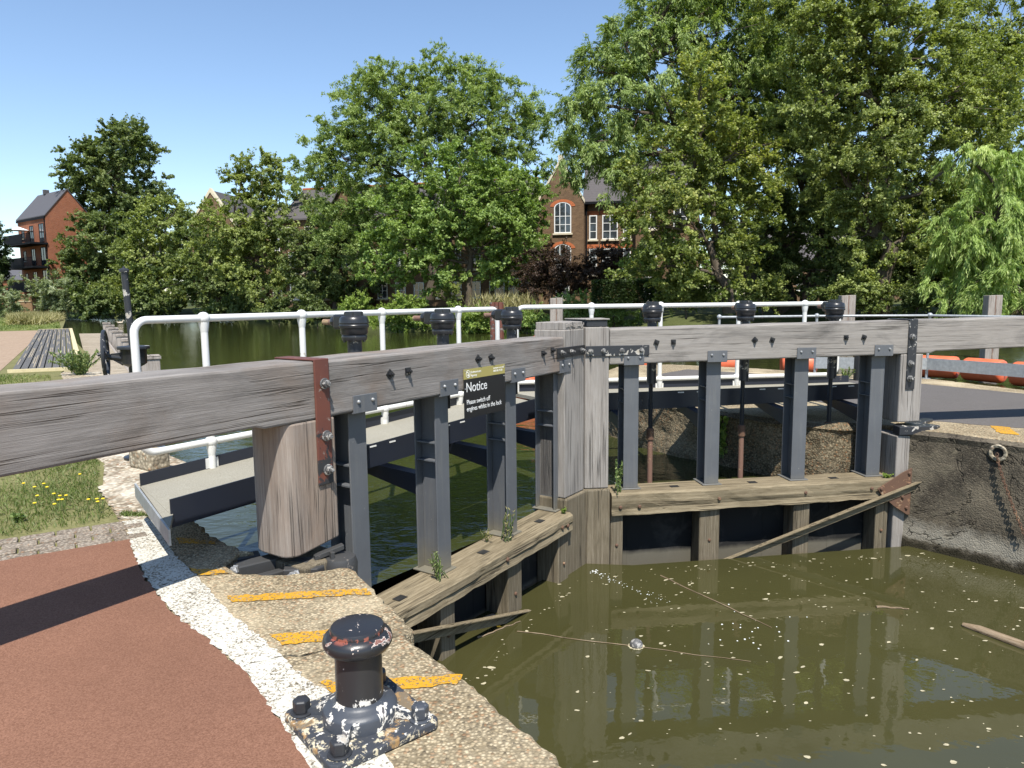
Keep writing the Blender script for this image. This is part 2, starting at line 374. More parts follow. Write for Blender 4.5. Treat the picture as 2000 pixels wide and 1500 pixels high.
mt['redpath'] = speckle('red_tarmac', (.150,.072,.046), (.280,.148,.098), 150, big=.42)
mt['tarmac'] = speckle('grey_tarmac', (.085,.078,.074), (.16,.148,.14), 140)
mt['wall'] = wall_stained('stained_lock_wall')
mt['soil'] = speckle('dry_grass_soil', (.13,.13,.05), (.23,.215,.10), 40, big=.6)
mt['lawn'] = speckle('lawn', (.10,.135,.03), (.19,.21,.06), 26, big=.5)
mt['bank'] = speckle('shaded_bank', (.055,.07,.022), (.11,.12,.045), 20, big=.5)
mt['river'] = water('river_water', (.030,.034,.010), .22, 2.6, (1.0,1.6,1))
mt['chamber'] = water('chamber_water', (.047,.045,.0165), .045, 2.6, ior=1.40, spec=.8)
mt['orange'] = flat('orange_plastic', (.72,.15,.065), .42, var=.1, scale=5)
mt['galv'] = flat('galvanised_steel', (.33,.35,.36), .45, .25, var=.16, scale=22)
mt['signblack'] = flat('sign_black', (.014,.014,.015), .35, var=.05)
mt['signgold'] = flat('sign_gold', (.36,.31,.10), .4, var=.05)
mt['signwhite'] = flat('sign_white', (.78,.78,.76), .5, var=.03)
mt['brick_red'] = brick('orange_red_brick', (.34,.125,.065), (.25,.085,.045), (.33,.26,.2), dirt=.2)
mt['brick_brown'] = brick('brown_stock_brick', (.20,.125,.072), (.13,.08,.048), (.24,.19,.13))
mt['brick_arch'] = flat('rubbed_red_brick', (.42,.12,.04), .85, var=.15, scale=8)
mt['brick_pave'] = concrete('old_paver', (.27,.225,.175), (.38,.33,.27), (.12,.10,.08), peb=60, wear=.3)
mt['pave_red'] = speckle('block_paving', (.26,.185,.13), (.38,.29,.21), 9, big=.3)
mt['slate'] = tiles('grey_slate', (.085,.085,.095))
mt['roofbrown'] = tiles('brown_roof_tile', (.085,.078,.078))
mt['stone'] = flat('cream_stone', (.58,.51,.37), .8)
mt['winwhite'] = flat('white_window_frame', (.74,.74,.72), .5, var=.04)
g = N('window_glass'); mt['glass'] = g.fin((.035,.04,.045), .06, None, spec=.8)
mt['balcony'] = flat('black_balcony', (.008,.009,.012), .75, spec=.15)
mt['bark'] = timber('bark', 'z', (.035,.028,.02), (.085,.068,.05), (.16,.13,.10), stain_amt=.3, seed=12.0)
mt['bark_pale'] = timber('pale_bark', 'z', (.10,.085,.065), (.18,.155,.12), (.28,.245,.2), stain_amt=.3, seed=13.0)
mt['foam'] = flat('river_foam', (.40,.36,.24), .9, var=.25, scale=30)
mt['splash'] = flat('splash_white', (.75,.77,.76), .35, var=.1)
mt['stick'] = timber('driftwood', 'x', (.10,.07,.04), (.22,.16,.10), (.34,.27,.19), stain_amt=.3, seed=14.0)
mt['yellowflower'] = flat('dandelion_yellow', (.80,.58,.02), .7)
mt['umbrella'] = flat('umbrella_white', (.75,.75,.74), .7)
# leaves
L_ = leaf_mat
mt['l_ash'] = L_('ash_leaf', (0.132,0.202,0.053), (0.238,0.318,0.097), (0.379,0.467,0.167))
mt['l_maple'] = L_('maple_leaf', (0.132,0.211,0.053), (0.229,0.327,0.088), (0.362,0.467,0.150))
mt['l_yellow'] = L_('yellowing_maple_leaf', (0.130,0.169,0.038), (0.220,0.271,0.070), (0.418,0.435,0.136))
mt['l_dark'] = L_('alder_leaf', (0.079,0.119,0.038), (0.147,0.194,0.063), (0.243,0.288,0.102))
mt['l_olive'] = L_('olive_leaf', (0.130,0.169,0.045), (0.243,0.296,0.086), (0.407,0.452,0.158))
mt['l_bright'] = L_('bankside_leaf', (0.138,0.214,0.041), (0.248,0.338,0.076), (0.386,0.476,0.131))
mt['l_willow'] = L_('willow_leaf', (0.179,0.276,0.060), (0.313,0.433,0.112), (0.537,0.626,0.238))
mt['l_silver'] = L_('silver_willow_leaf', (.12,.16,.07), (.23,.28,.14), (.42,.46,.30))
mt['l_purple'] = L_('purple_leaf', (.035,.022,.017), (.075,.047,.034), (.13,.085,.06))
mt['l_hedge'] = L_('hedge_leaf', (.022,.042,.012), (.042,.07,.02), (.075,.115,.03))
mt['l_grass'] = L_('grass_blade', (.085,.125,.028), (.165,.215,.058), (.31,.31,.12), .25)
mt['l_reed'] = L_('dry_reed', (.20,.18,.07), (.33,.30,.13), (.46,.42,.22), .25)
mt['l_weed'] = L_('weed_leaf', (.10,.16,.05), (.20,.27,.09), (.32,.36,.16), .3)
# ------------------------------------------------------------------ lock gates
OL, AL = (-1.117, 4.30, 0), R(90 - 34.2)
OR, AR = (4.152, 7.468, 0), R(180 + 7.47)

def i_post(mb, u, v0, v1, w, z0, z1, t=.012):
    """an I section standing upright: two flanges parallel to the gate and a web between"""
    mb.box(u-w/2, u+w/2, v0-t, v0, z0, z1); mb.box(u-w/2, u+w/2, v1, v1+t, z0, z1); mb.box(u-.006, u+.006, v1+t, v0-t, z0, z1)

def make_gate(P):
    s = P['s']; T = lambda u, v, w: (u, s*v, w)
    nb = lambda: MB(T)
    G = thing('lock_gate', P['label'], 'lock gate', P['O'], P['A'], 'pair of mitre lock gates')
    zb, zt = P['zb'], P['zt']                      # beam bottom / top height along u
    um, uq = P['mitre']                            # mitre post from um to uq
    th = .34
    # balance beam in two lengths of one timber: over the gate (full) and the tail (slightly thinner after a step)
    b = nb(); ut = P['tail']; us = P['step']
    def bar(u0, u1, dz0, dz1):
        b.hexa([(u0,0,zb(u0)+dz0),(u1,0,zb(u1)+dz1),(u1,-th,zb(u1)+dz1),(u0,-th,zb(u0)+dz0),
                (u0,0,zt(u0)),(u1,0,zt(u1)),(u1,-th,zt(u1)),(u0,-th,zt(u0))])
    prof = [(ut, zb(ut)+P['tdz']), (us-.06, zb(us-.06)+.018), (us, zb(us)), (um, zb(um)), (um, zt(um))]
    for k in range(1, 26):
        u = um + (ut-um)*k/25; prof.append((u, zt(u) + .003*math.sin(k*2.3)))
    n = len(prof)
    b._add([(p[0], 0, p[1]) for p in prof] + [(p[0], -th, p[1]) for p in prof],
           [tuple(range(n)), tuple(range(2*n-1, n-1, -1))] + [(i, (i+1) % n, n+(i+1) % n, n+i) for i in range(n)])
    beam = b.build('balance_beam', P['mbeam'], G, bevel=.014, seg=2)
    for u, z in P['bolts']:
        m = nb(); a = random.choice((0, R(45), R(20))); ca, sa = math.cos(a), math.sin(a)
        m.obox((u, .004, z), (ca,0,sa), (0,1,0), (-sa,0,ca), .05, .008, .05)
        m.nut((u, .008, z), (0,1,0), .017, .018); m.cyl((u,.02,z),(u,.04,z),.0095, n=8)
        m.build('beam_bolt', mt['black'], beam)
    # heel post
    h0, h1 = P['heel']; hz0, hz1 = P['heelz']; m = nb()
    if P['round']:
        poly = [(h1, 0), (h1, -.40)]
        for k in range(9):
            a = math.pi/2*(k/8); poly.append((h0+.17 - .17*math.sin(a), -.23 - .17*math.cos(a)))
        for k in range(9):
            a = math.pi/2*(k/8); poly.append((h0+.09 - .09*math.cos(a), -.09 + .09*math.sin(a)))
        zz = [hz0[1] if p[0] > h1-.02 else hz0[0] for p in poly]
    else:
        poly = [(h1, 0), (h1, -.36), (h0+.05, -.36), (h0, -.30), (h0, 0)]; zz = [hz0[1], hz0[1], hz0[0], hz0[0], hz0[0]]
    m.prism(poly, zz, hz1); hp = m.build('heel_post', P['mpost'], G, bevel=.012)
    # lower heel post below the collar
    m = nb(); l0, l1 = P['lowheel']; m.box(l0, l1, -.34, P['rv']-.03, -2.2, P['lowheelz']); m.build('heel_post', mt['rail_post' if P['round'] else 'post2'], G, bevel=.012)
    # mitre post + cap
    m = nb(); k = math.tan(R(24.1)); q1 = uq - .004
    m.prism([(um+.004, .0), (q1, .0), (q1 + k*th, -th), (um+.004, -th)], -.38, P['mz']); mp = m.build('mitre_post', mt['post2'], G, bevel=.010)
    m = nb(); m.prism([(um-.01, .025), (q1+.011*k, .025), (q1 + k*(th+.0), -th-.0), (um-.01, -th)], -2.2, -.384); m.build('mitre_post', mt['rail_post'], G, bevel=.018)
    m = nb(); e = P['cape']; m.prism([(um+.02+e, -.01), (q1-.015, -.01), (q1+k*th-.02, -th+.01), (um+.02+e, -th+.01)], P['mz'], P['mz']+.07)
    if P['round']:
        rnd = random.Random(5)
        for i in range(16): m.box(um+.05+.022*i, um+.068+.022*i, -.012, -.002, P['mz']+rnd.uniform(.0, .03), P['mz']+rnd.uniform(.035, .062))
    cp = m.build('post_cap', mt['post2'] if P['round'] else mt['black_worn'], mp, bevel=.008)
    if not P['round']:
        m = nb(); m.prism([(um+.0, .005), (q1-.006, .005), (q1+k*th-.01, -th), (um, -th)], P['mz']+.0705, P['mz']+.083); m.build('cap_board', mt['post2'], cp, bevel=.004)
    # bottom rail, front face at rv
    rz0, rz1, rv = P['rz0'], P['rz1'], P['rv']; m = nb(); ra, rb = P['rail']
    segs = 24; rnd = random.Random(P['seed']); fs = []; vs = []
    for i in range(segs+1):
        u = ra + (rb-ra)*i/segs; j = lambda a: rnd.uniform(-a, a)
        vs += [(u, rv+j(.005), rz0(u)+j(.008)), (u, rv-.012+j(.005), rz0(u)+.06), (u, rv+j(.007), (rz0(u)+rz1(u))/2), (u, rv-.004+j(.006), rz1(u)-.022+j(.004)), (u, rv-.03+j(.004), rz1(u)), (u, rv-.34, rz1(u)), (u, rv-.34, rz0(u))]
    for i in range(segs):
        for q in range(7): fs.append((i*7+q, i*7+(q+1) % 7, (i+1)*7+(q+1) % 7, (i+1)*7+q))
    fs += [tuple(range(6, -1, -1)), tuple(range(segs*7, segs*7+7))]; m._add(vs, fs)
    rail = m.build('bottom_rail', mt['rail'], G)
    for u in P['slots']:
        m = nb(); m.box(u-.045, u+.045, rv-.19, rv-.12, rz1(u)+.0015, rz1(u)+.004); m.build('mortise', mt['panel'], rail)
    for u, z in P['railbolts']:
        m = nb(); m.lathe((u, rv-.004, z), [(.019, 0), (.019, .008), (.012, .016)], 8, (0,1,0)); m.build('rail_bolt', mt['rust'], rail)
    # timbers and boarding under the rail
    for u0, u1 in P['lowposts']:
        m = nb(); m.box(u0, u1, -.19, rv-.045, -2.2, rz0((u0+u1)/2)+.002); lp = m.build('lower_post', mt['rail_post'], G, bevel=.010)
        m = nb(); m.lathe(((u0+u1)/2, rv-.046, -.98), [(.017, 0), (.017, .008), (.010, .016)], 8, (0,1,0)); m.build('rail_bolt', mt['rust'], lp)
    m = nb(); u = ra
    while u < um - .02:
        u2 = min(u+.19, um); m.box(u, u2, -.26 - .004*((int(u*50)) % 2), -.20 - .003*((int(u*50)) % 2), -2.2, rz0(u)+.03); u = u2
    m.build('boarding', mt['panel'], G)
    # steel uprights
    for u in P['uprights']:
        zf = rz1(u); zu = zb(u)
        m = nb(); i_post(m, u, -.075, -.29, .155, zf+.014, zu-.002)
        up = m.build('steel_upright', mt['steel'], G, bevel=.0025, seg=1)
        m = nb(); m.box(u-.105, u+.105, -.315, -.045, zf+.001, zf+.0135); m.build('foot_plate', mt['steel'], up, bevel=.003, seg=1)
        m = nb(); m.box(u-.105, u+.105, .001, .009, zu-.012, zu+.105); m.box(u-.105, u+.105, -.30, .001, zu-.014, zu-.0025)
        pl = m.build('beam_bracket', mt['steel'], up, bevel=.003)
        for du in (-.062, .062):
            m = nb(); m.lathe((u+du, .009, zu+.062), [(.013, 0), (.013, .004), (.009, .012), (.003, .014)], 10, (0,1,0)); m.build('bolt', mt['zinc'], pl)
        for zz in (.14, .0):
            for sd in (-1, 1):
                m = nb(); m.box(*(sorted((u+sd*.0065, u+sd*.07))), -.275, -.09, zz+P['wz']-.06, zz+P['wz']-.05); m.build('stiffener', mt['steel'], up)
    # strap over heel post and beam
    s0, s1 = P['strap']; m = nb(); zs = P['strapz']; um_ = (s0+s1)/2
    m.box(s0, s1, .002, .014, zs, zt(um_)+.014); m.box(s0, s1, -th-.014, .002, zt(um_)+.004, zt(um_)+.014); m.box(s0, s1, -th-.014, -th-.002, zs+.2, zt(um_)+.004)
    st = m.build('heel_strap', P['mstrap'], G, bevel=.004)
    for zz in P['strapbolts']:
        m = nb(); uu = (s0+s1)/2 + .012; m.nut((uu, .014, zz), (0,1,0), .034, .010, 16); m.nut((uu, .024, zz), (0,1,0), .025, .024); m.cyl((uu,.048,zz),(uu,.066,zz),.013, n=10)
        m.build('bolt', mt['bolt'], st, bevel=.002, seg=1)
    # band across the mitre post
    c0, c1 = P['band']; bz0, bz1 = P['bandz']; m = nb(); m.box(c0, c1, .002, .014, bz0, bz1); bd = m.build('mitre_band', mt['black_worn' if not P['round'] else 'black'], G, bevel=.003)
    for uu in P['bandbolts']:
        m = nb(); zz = (bz0+bz1)/2; m.nut((uu, .014, zz), (0,1,0), .026, .006, 12); m.nut((uu, .02, zz), (0,1,0), .02, .02); m.cyl((uu,.04,zz),(uu,.058,zz),.010, n=8)
        m.build('bolt', mt['bolt'], bd)
    # walkway on the upstream side
    wz = P['wz']; wr = P['wrise']; w0, w1 = P['walk']; v0, v1 = -.70, -1.52
    zf = lambda u: wz + wr*u
    m = nb(); m.hexa([(w0,v0-.012,zf(w0)-.13),(w1,v0-.012,zf(w1)-.10),(w1+.38,v1+.012,zf(w1)-.10),(w0+.34*P['skew'],v1+.012,zf(w0)-.13),
                      (w0,v0-.012,zf(w0)-.09),(w1,v0-.012,zf(w1)-.06),(w1+.38,v1+.012,zf(w1)-.06),(w0+.34*P['skew'],v1+.012,zf(w0)-.09)])
    wk = m.build('walkway', mt['deck'], G)
    m = nb(); m.hexa([(w0,v0-.010,zf(w0)-.175),(w1,v0-.010,zf(w1)-.21),(w1,v0,zf(w1)-.21),(w0,v0,zf(w0)-.175),(w0,v0-.010,zf(w0)),(w1,v0-.010,zf(w1)),(w1,v0,zf(w1)),(w0,v0,zf(w0))])
    m.build('edge_beam', mt['steel_dark'], wk)
    x0 = w0+.34*P['skew']
    m = nb(); m.hexa([(x0,v1,zf(w0)-.15),(w1+.38,v1,zf(w1)-.12),(w1+.38,v1+.010,zf(w1)-.12),(x0,v1+.010,zf(w0)-.15),(x0,v1,zf(w0)-.005),(w1+.38,v1,zf(w1)+.03),(w1+.38,v1+.010,zf(w1)+.03),(x0,v1+.010,zf(w0)-.005)])
    m.build('kick_plate', mt['steel_dark'], wk)
    if P['round']:
        m = nb(); a0 = (w0-.16, v0+.24); a1 = (x0-.03, v1-.02); z0, z1 = zf(w0)-.165, zf(w0)-.07
        d = np.array([a1[0]-a0[0], a1[1]-a0[1]]); d = d/np.linalg.norm(d); nx = (-d[1]*.012, d[0]*.012)
        m.hexa([(a0[0],a0[1],z0-.03),(a1[0],a1[1],z0),(a1[0]+nx[0],a1[1]+nx[1],z0),(a0[0]+nx[0],a0[1]+nx[1],z0-.03),(a0[0],a0[1],z1-.03),(a1[0],a1[1],z1),(a1[0]+nx[0],a1[1]+nx[1],z1),(a0[0]+nx[0],a0[1]+nx[1],z1-.03)])
        m.build('end_plate', mt['galv'], wk)
        m = nb(); m.prism([(w0-.145, v0+.23), (w0+.02, v0-.012), (w0+.34, v1+.02), (x0-.012, v1+.02)], zf(w0)-.125, zf(w0)-.092); m.build('deck', mt['deck'], wk)
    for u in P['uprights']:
        m = nb(); zz = zf(u)-.215
        m.hexa([(u-.05,-.30,zz-.16),(u+.05,-.30,zz-.16),(u+.05,-1.45,zz+.05),(u-.05,-1.45,zz+.05),(u-.05,-.30,zz+.005),(u+.05,-.30,zz+.005),(u+.05,-1.45,zz+.06),(u-.05,-1.45,zz+.06)])
        m.build('bracket', mt['steel_dark'], wk)
        for du in (-.11, .11): m = nb(); m.box(u+du-.035, u+du+.035, v0+.0005, v0+.003, zf(u)-.03, zf(u)-.018); m.build('slot_light_patch', mt['signwhite'], wk)  # raised pale patches: light showing through the beam's slots, put in as colour
    # handrail
    hv = -1.50; ht, hm = P['hz']; h0, h1 = P['hrail']; r = .027
    arc = lambda cu, cz, rr, a0, a1: [(cu+rr*math.cos(a0+(a1-a0)*k/6), hv, cz+rr*math.sin(a0+(a1-a0)*k/6)) for k in range(7)]
    pts = [(h0, hv, hm+.09)] if P['loop'] else [(h0, hv, zf(0)-.13)]
    pts += arc(h0+.09, ht-.09, .09, math.pi, math.pi/2) + arc(h1-.09, ht-.09, .09, math.pi/2, 0) + [(h1, hv, zf(3)-.10)]
    if P['loop']: pts = list(reversed(arc(h0+.09, hm+.09, .09, math.pi, 1.5*math.pi)))[:-1] + pts
    m = nb(); m.tube(pts, r, 12); hr = m.build('handrail', mt['white'], G, smooth=True)
    m = nb(); m.tube([(h0+(.09 if P['loop'] else -.0), hv, hm), (h1, hv, hm)], r*.96, 12); m.build('mid_rail', mt['white'], hr, smooth=True)
    for u in P['hposts']:
        m = nb(); m.cyl((u, hv, zf(u)-.12), (u, hv, ht-.01), r*.96, n=12); m.ball((u, hv, ht), .047, 14); m.ball((u, hv, hm), .045, 14)
        m.lathe((u, hv, ht-.10), [(r, 0), (.036, .05), (.038, .08)], 12); m.lathe((u, hv, hm-.10), [(r, 0), (.035, .05), (.036, .08)], 12); m.box(u-.05, u+.05, hv-.02, hv+.0, zf(u)-.09, zf(u)-.015)
        m.build('handrail_post', mt['white'], hr, smooth=True)
    # paddle gear
    for u in P['gears']:
        z = P['gz']; v = -.52
        m = nb(); m.lathe((u, v, z), [(.05,-.02),(.088,-.018),(.092,0),(.092,.012),(.088,.02),(.097,.03),(.100,.07),(.108,.074),(.110,.09),(.105,.096),(.105,.104),(.108,.108),(.106,.124),(.100,.145),(.088,.156),(.070,.16),(.068,.185),(.060,.19)], 28)
        for k in range(6):
            a = k*math.pi/3+.3; m.nut((u+.08*math.cos(a), v+.08*math.sin(a), z-.03), (0,0,1), .009, .014)
            m.box(u+.068*math.cos(a)-.004, u+.068*math.cos(a)+.004, v+.068*math.sin(a)-.004, v+.068*math.sin(a)+.004, z+.158, z+.186)
        g = m.build('paddle_gear', mt['black'], G, smooth=True)
        m = nb(); m.box(u-.052, u+.052, v-.17, v-.06, z+.06, z+.168); m.lathe((u, v-.17, z+.115), [(.050, 0), (.045, .03), (.032, .06)], 14, (0,-1,0)); m.build('drive_housing', mt['black'], g, bevel=.015)
        m = nb(); m.cyl((u, v-.23, z+.11), (u, v-.32, z+.11), .022, n=12); m.build('drive_shaft', mt['rustpipe'], g, smooth=True)
        m = nb(); m.cyl((u, v, .62+P['dz']), (u, v, z-.018), .052, n=16); m.build('pedestal', mt['black_worn'], g, smooth=True)
        m = nb(); zz = .12+P['dz']
        m.cyl((u, v-.02, zz), (u, v-.02, .7), .023, n=10)
        k = zz
        while k < .62: m.lathe((u, v-.02, k), [(.023,0),(.027,.004),(.023,.008)], 10); k += .016
        m.build('screw_rod', mt['black'], g)
        m = nb(); m.lathe((u, v-.02, zz-.13), [(.03,0),(.042,.006),(.042,.12),(.03,.13)], 14); m.build('coupling', mt['rust'], g, smooth=True)
        m = nb(); m.cyl((u-.004, v-.02, -1.4), (u, v-.02, zz-.12), .029, n=12); m.build('paddle_rod', mt['rustpipe'], g, smooth=True)
    # diagonal brace and gusset at the heel
    m = nb(); b0, b1 = np.array(P['brace'][0]), np.array(P['brace'][1]); d = (b1-b0)/np.linalg.norm(b1-b0); nn = np.cross(d, (0,1,0))
    m.obox((b0+b1)/2 + np.array((0,.10,0)), d, (0,1,0), nn, np.linalg.norm(b1-b0)+.5, .012, .085)
    m.obox((b0+b1)/2 + np.array((0,.125,0)) + nn*.04*(1 if nn[2] > 0 else -1), d, (0,1,0), nn, np.linalg.norm(b1-b0)+.5, .05, .012)
    m.build('diagonal_brace', mt['rail'] if True else mt['rust'], G, bevel=.003)
    if not P['round']:
        m = nb(); m2 = [(-.085,-.29),(.02,-.335),(.30,-.50),(.24,-.58),(.10,-.70),(-.055,-.80),(-.085,-.80)]
        n = len(m2); y = rv+.012
        m._add([(a, y, c) for a, c in m2]+[(a, y+.012, c) for a, c in m2], [tuple(range(n)), tuple(range(2*n-1, n-1, -1))]+[(i,(i+1) % n,n+(i+1) % n,n+i) for i in range(n)])
        gp = m.build('gusset_plate', mt['rust'], G, bevel=.002)
        for a, c in ((-.055,-.345),(-.055,-.46),(-.04,-.72),(.26,-.50),(.01,-.60)):
            m = nb(); m.lathe((a, y+.012, c), [(.02,0),(.02,.008),(.012,.018)], 8, (0,1,0)); m.build('bolt', mt['rust'], gp)
    return G

lin = lambda a, b, L: (lambda u: a + (b-a)*u/L)
gate_l = make_gate(dict(s=-1, O=OL, A=AL, label='nearer lock gate with the notice on it and a red-brown strap on its heel', round=True, seed=3,
    zb=lin(.838,.858,3.1), zt=lin(1.186,1.181,3.1), mitre=(2.87,3.262), tail=-3.9, step=-.47, tdz=.0, mbeam=mt['beam'],
    bolts=[(.528,1.051),(.705,1.055),(1.512,1.079),(1.684,1.074),(2.482,1.055),(2.643,1.072)],
    heel=(-.355,.035), heelz=((.035,.07),.836), mpost=mt['post'], lowheel=(-.30,.03), lowheelz=-.02, mz=1.245, cape=.0,
    rz0=lin(-.735,-.655,3.1), rz1=lin(-.585,-.495,3.1), rv=.10, rail=(-.05,2.86), slots=(.62,1.62,2.5), railbolts=[(2.76,-.60),(1.75,-.61),(2.66,-.59)],
    lowposts=[(.05,.22),(.93,1.10),(1.82,2.03),(2.66,2.85)], uprights=(.292,1.15,2.08,2.90-.02), strap=(-.118,-.006), strapz=.43, strapbolts=(1.05,.73,.52), mstrap=mt['strap_red'],
    band=(2.72,3.258), bandz=(.99,1.085), bandbolts=(2.80,2.98,3.18), walk=(-.65,3.55), wz=.385, wrise=.025, skew=.75,
    hz=(1.425,.50), hrail=(-.37,3.9), loop=True, hposts=(.15,1.05,2.0,3.17), gears=(.715,1.72,2.76), gz=1.275, dz=0.0,
    brace=((1.86,0,-1.15),(.07,0,-.66))))
gate_r = make_gate(dict(s=1, O=OR, A=AR, label='farther lock gate with a black strap on its heel against the right wall', round=False, seed=9,
    zb=lin(.920,.880,3.1), zt=lin(1.271,1.235,3.1), mitre=(3.205,3.455), tail=-4.2, step=-.29, tdz=.05, mbeam=mt['beam2'],
    bolts=[(2.724,1.092),(2.548,1.094),(1.684,1.099),(1.495,1.095),(.684,1.107),(.483,1.104)],
    heel=(-.21,.045), heelz=((.192,.19),.918), mpost=mt['post2'], lowheel=(-.085,.068), lowheelz=.05, mz=1.255, cape=.0,
    rz0=lin(-.605,-.655,3.1), rz1=lin(-.405,-.425,3.1), rv=.07, rail=(-.09,3.19), slots=(.70,1.62,2.48), railbolts=[(3.10,-.57),(2.9,-.57),(2.05,-.53),(1.1,-.51),(.35,-.5)],
    lowposts=[(3.06,3.19),(2.02,2.24),(1.02,1.20),(.12,.26)], uprights=(2.954,2.08,1.115,.25), strap=(-.117,-.018), strapz=.545, strapbolts=(1.10,.82,.66), mstrap=mt['black_worn'],
    band=(2.80,3.45), bandz=(.968,1.07), bandbolts=(2.88,3.08,3.27,3.40), walk=(-.35,3.65), wz=.525, wrise=-.009, skew=.0,
    hz=(1.44,.545), hrail=(-.17,3.93), loop=True, hposts=(.29,1.16,2.16,3.02), gears=(2.594,1.54,.50), gz=1.305, dz=0.0,
    brace=((1.824,0,-1.15),(.06,0,-.55))))

# notice board screwed to the nearer gate
def gate_pt(O, A, s, u, v, w):
    c, sn = math.cos(A), math.sin(A); y = s*v; return Vector((O[0]+c*u-sn*y, O[1]+sn*u+c*y, w))
sign = thing('notice_sign', 'black and gold notice screwed to the nearer gate beam, asking to switch off engines', 'sign', gate_pt(OL, AL, -1, 1.313, .012, .63), AL + math.pi*0, None)
# local x = along the gate, local -y = outward, z up
m = MB(); m.box(0, .548, -.004, 0, 0, .304); m.build('panel', mt['signblack'], sign)
m = MB(); m.box(0, .548, -.004, 0, .3045, .382); hd = m.build('header', mt['signgold'], sign)
def text(name, body, size, x, z, mat, parent, y=-.0045, xs=1.0):
    cu = bpy.data.curves.new(name, 'FONT'); cu.body = body; cu.size = size; cu.extrude = .0006
    o = bpy.data.objects.new(name, cu); C.objects.link(o); dg = bpy.context.evaluated_depsgraph_get()
    me = bpy.data.meshes.new_from_object(o.evaluated_get(dg)); bpy.data.objects.remove(o)
    me.transform(Matrix.Translation((x, y, z)) @ Matrix.Rotation(R(90), 4, 'X') @ Matrix.Diagonal((xs, 1, 1, 1)))
    me.materials.clear(); me.materials.append(mat); o = bpy.data.objects.new(name, me); C.objects.link(o); o.parent = parent; return o
text('lettering', 'Notice', .106, .022, .205, mt['signwhite'], sign, xs=.93)
text('lettering', 'Please switch off\nengines whilst in the lock', .053, .028, .108, mt['signwhite'], sign, xs=.86)
text('lettering', 'Environment\nAgency', .026, .085, .346, mt['signwhite'], hd)
text('lettering', 'INCIDENT HOTLINE', .0165, .385, .352, mt['signwhite'], hd)
text('lettering', '0800 80 70 60', .0235, .385, .329, mt['signwhite'], hd, xs=.92)
m = MB()
for k in range(28):
    a0, a1 = 2*math.pi*k/28, 2*math.pi*(k+1)/28
    m.hexa([(.052+r_*math.cos(a), y, .343+r_*1.15*math.sin(a)) for y in (-.0055, -.0042) for r_, a in ((.022,a0),(.022,a1),(.026,a1),(.026,a0))])
m.tube([(.036,-.005,.352),(.05,-.005,.358),(.064,-.005,.35),(.05,-.005,.345)], .0022, 6); m.tube([(.052,-.005,.345),(.052,-.005,.322)], .0022, 6); m.tube([(.04,-.005,.335),(.052,-.005,.33),(.064,-.005,.337)], .0022, 6)
m.build('emblem', mt['signwhite'], hd)
for x, z in ((.014,.368),(.534,.368),(.014,.23),(.534,.285)):
    m = MB(); m.lathe((x, -.004, z), [(.006,0),(.006,.002),(.002,.004)], 8, (0,-1,0)); m.build('screw', mt['zinc'], sign)
# ------------------------------------------------------------------ ground, water, lock walls
def struct(o): o['kind'] = 'structure'; return o
def slab(name, poly, z0, z1, mat, bevel=0.0):
    m = MB(); m.prism(poly, z0, z1); return struct(m.build(name, mat, bevel=bevel))

# left coping: exposed-aggregate strip along the chamber, round the gate recess and on upstream
edge = [(.95,.95),(.60,1.51),(.174,2.186),(-.052,2.513),(-.157,2.69),(-.272,2.835),(-.399,2.99),(-.505,3.13),(-.475,3.19),(-.519,3.27),(-.641,3.476),(-.799,3.742),(-.93,3.965),(-.999,3.995),
        (-1.133,3.94),(-1.294,3.89),(-1.474,3.90),(-1.62,3.92)]
recess = [(-1.72,4.05),(-1.70,4.24),(-1.62,4.30),(-1.71,4.30),(-1.863,4.433),(-2.05,4.64),(-2.264,4.891),(-2.55,5.4),(-2.9,6.05),(-3.15,6.58)]
inner = [(-3.95,6.75),(-3.40,5.714),(-2.82,4.93),(-2.30,4.16),(-1.96,3.69),(-1.685,3.37),(-1.36,3.05),(-1.155,2.84),(-.938,2.55),(-.738,2.27),(-.55,1.98),(-.1,1.2),(.25,.65)]
top = jitter_poly(edge, .035, .007, closed=False, seed=4)[:-1] + jitter_poly(recess, .05, .012, closed=False, seed=5)
m = MB(); m.prism(top + inner, -3.0, 0.0); struct(m.build('coping', mt['coping'], bevel=.016))
# recess floor under the heel
slab('recess_floor', [(-1.9,4.6),(-1.74,4.0),(-1.0,3.9),(-.8,3.82),(-1.0,4.25),(-1.35,4.62)], -3.0, -.16, mt['coping'])
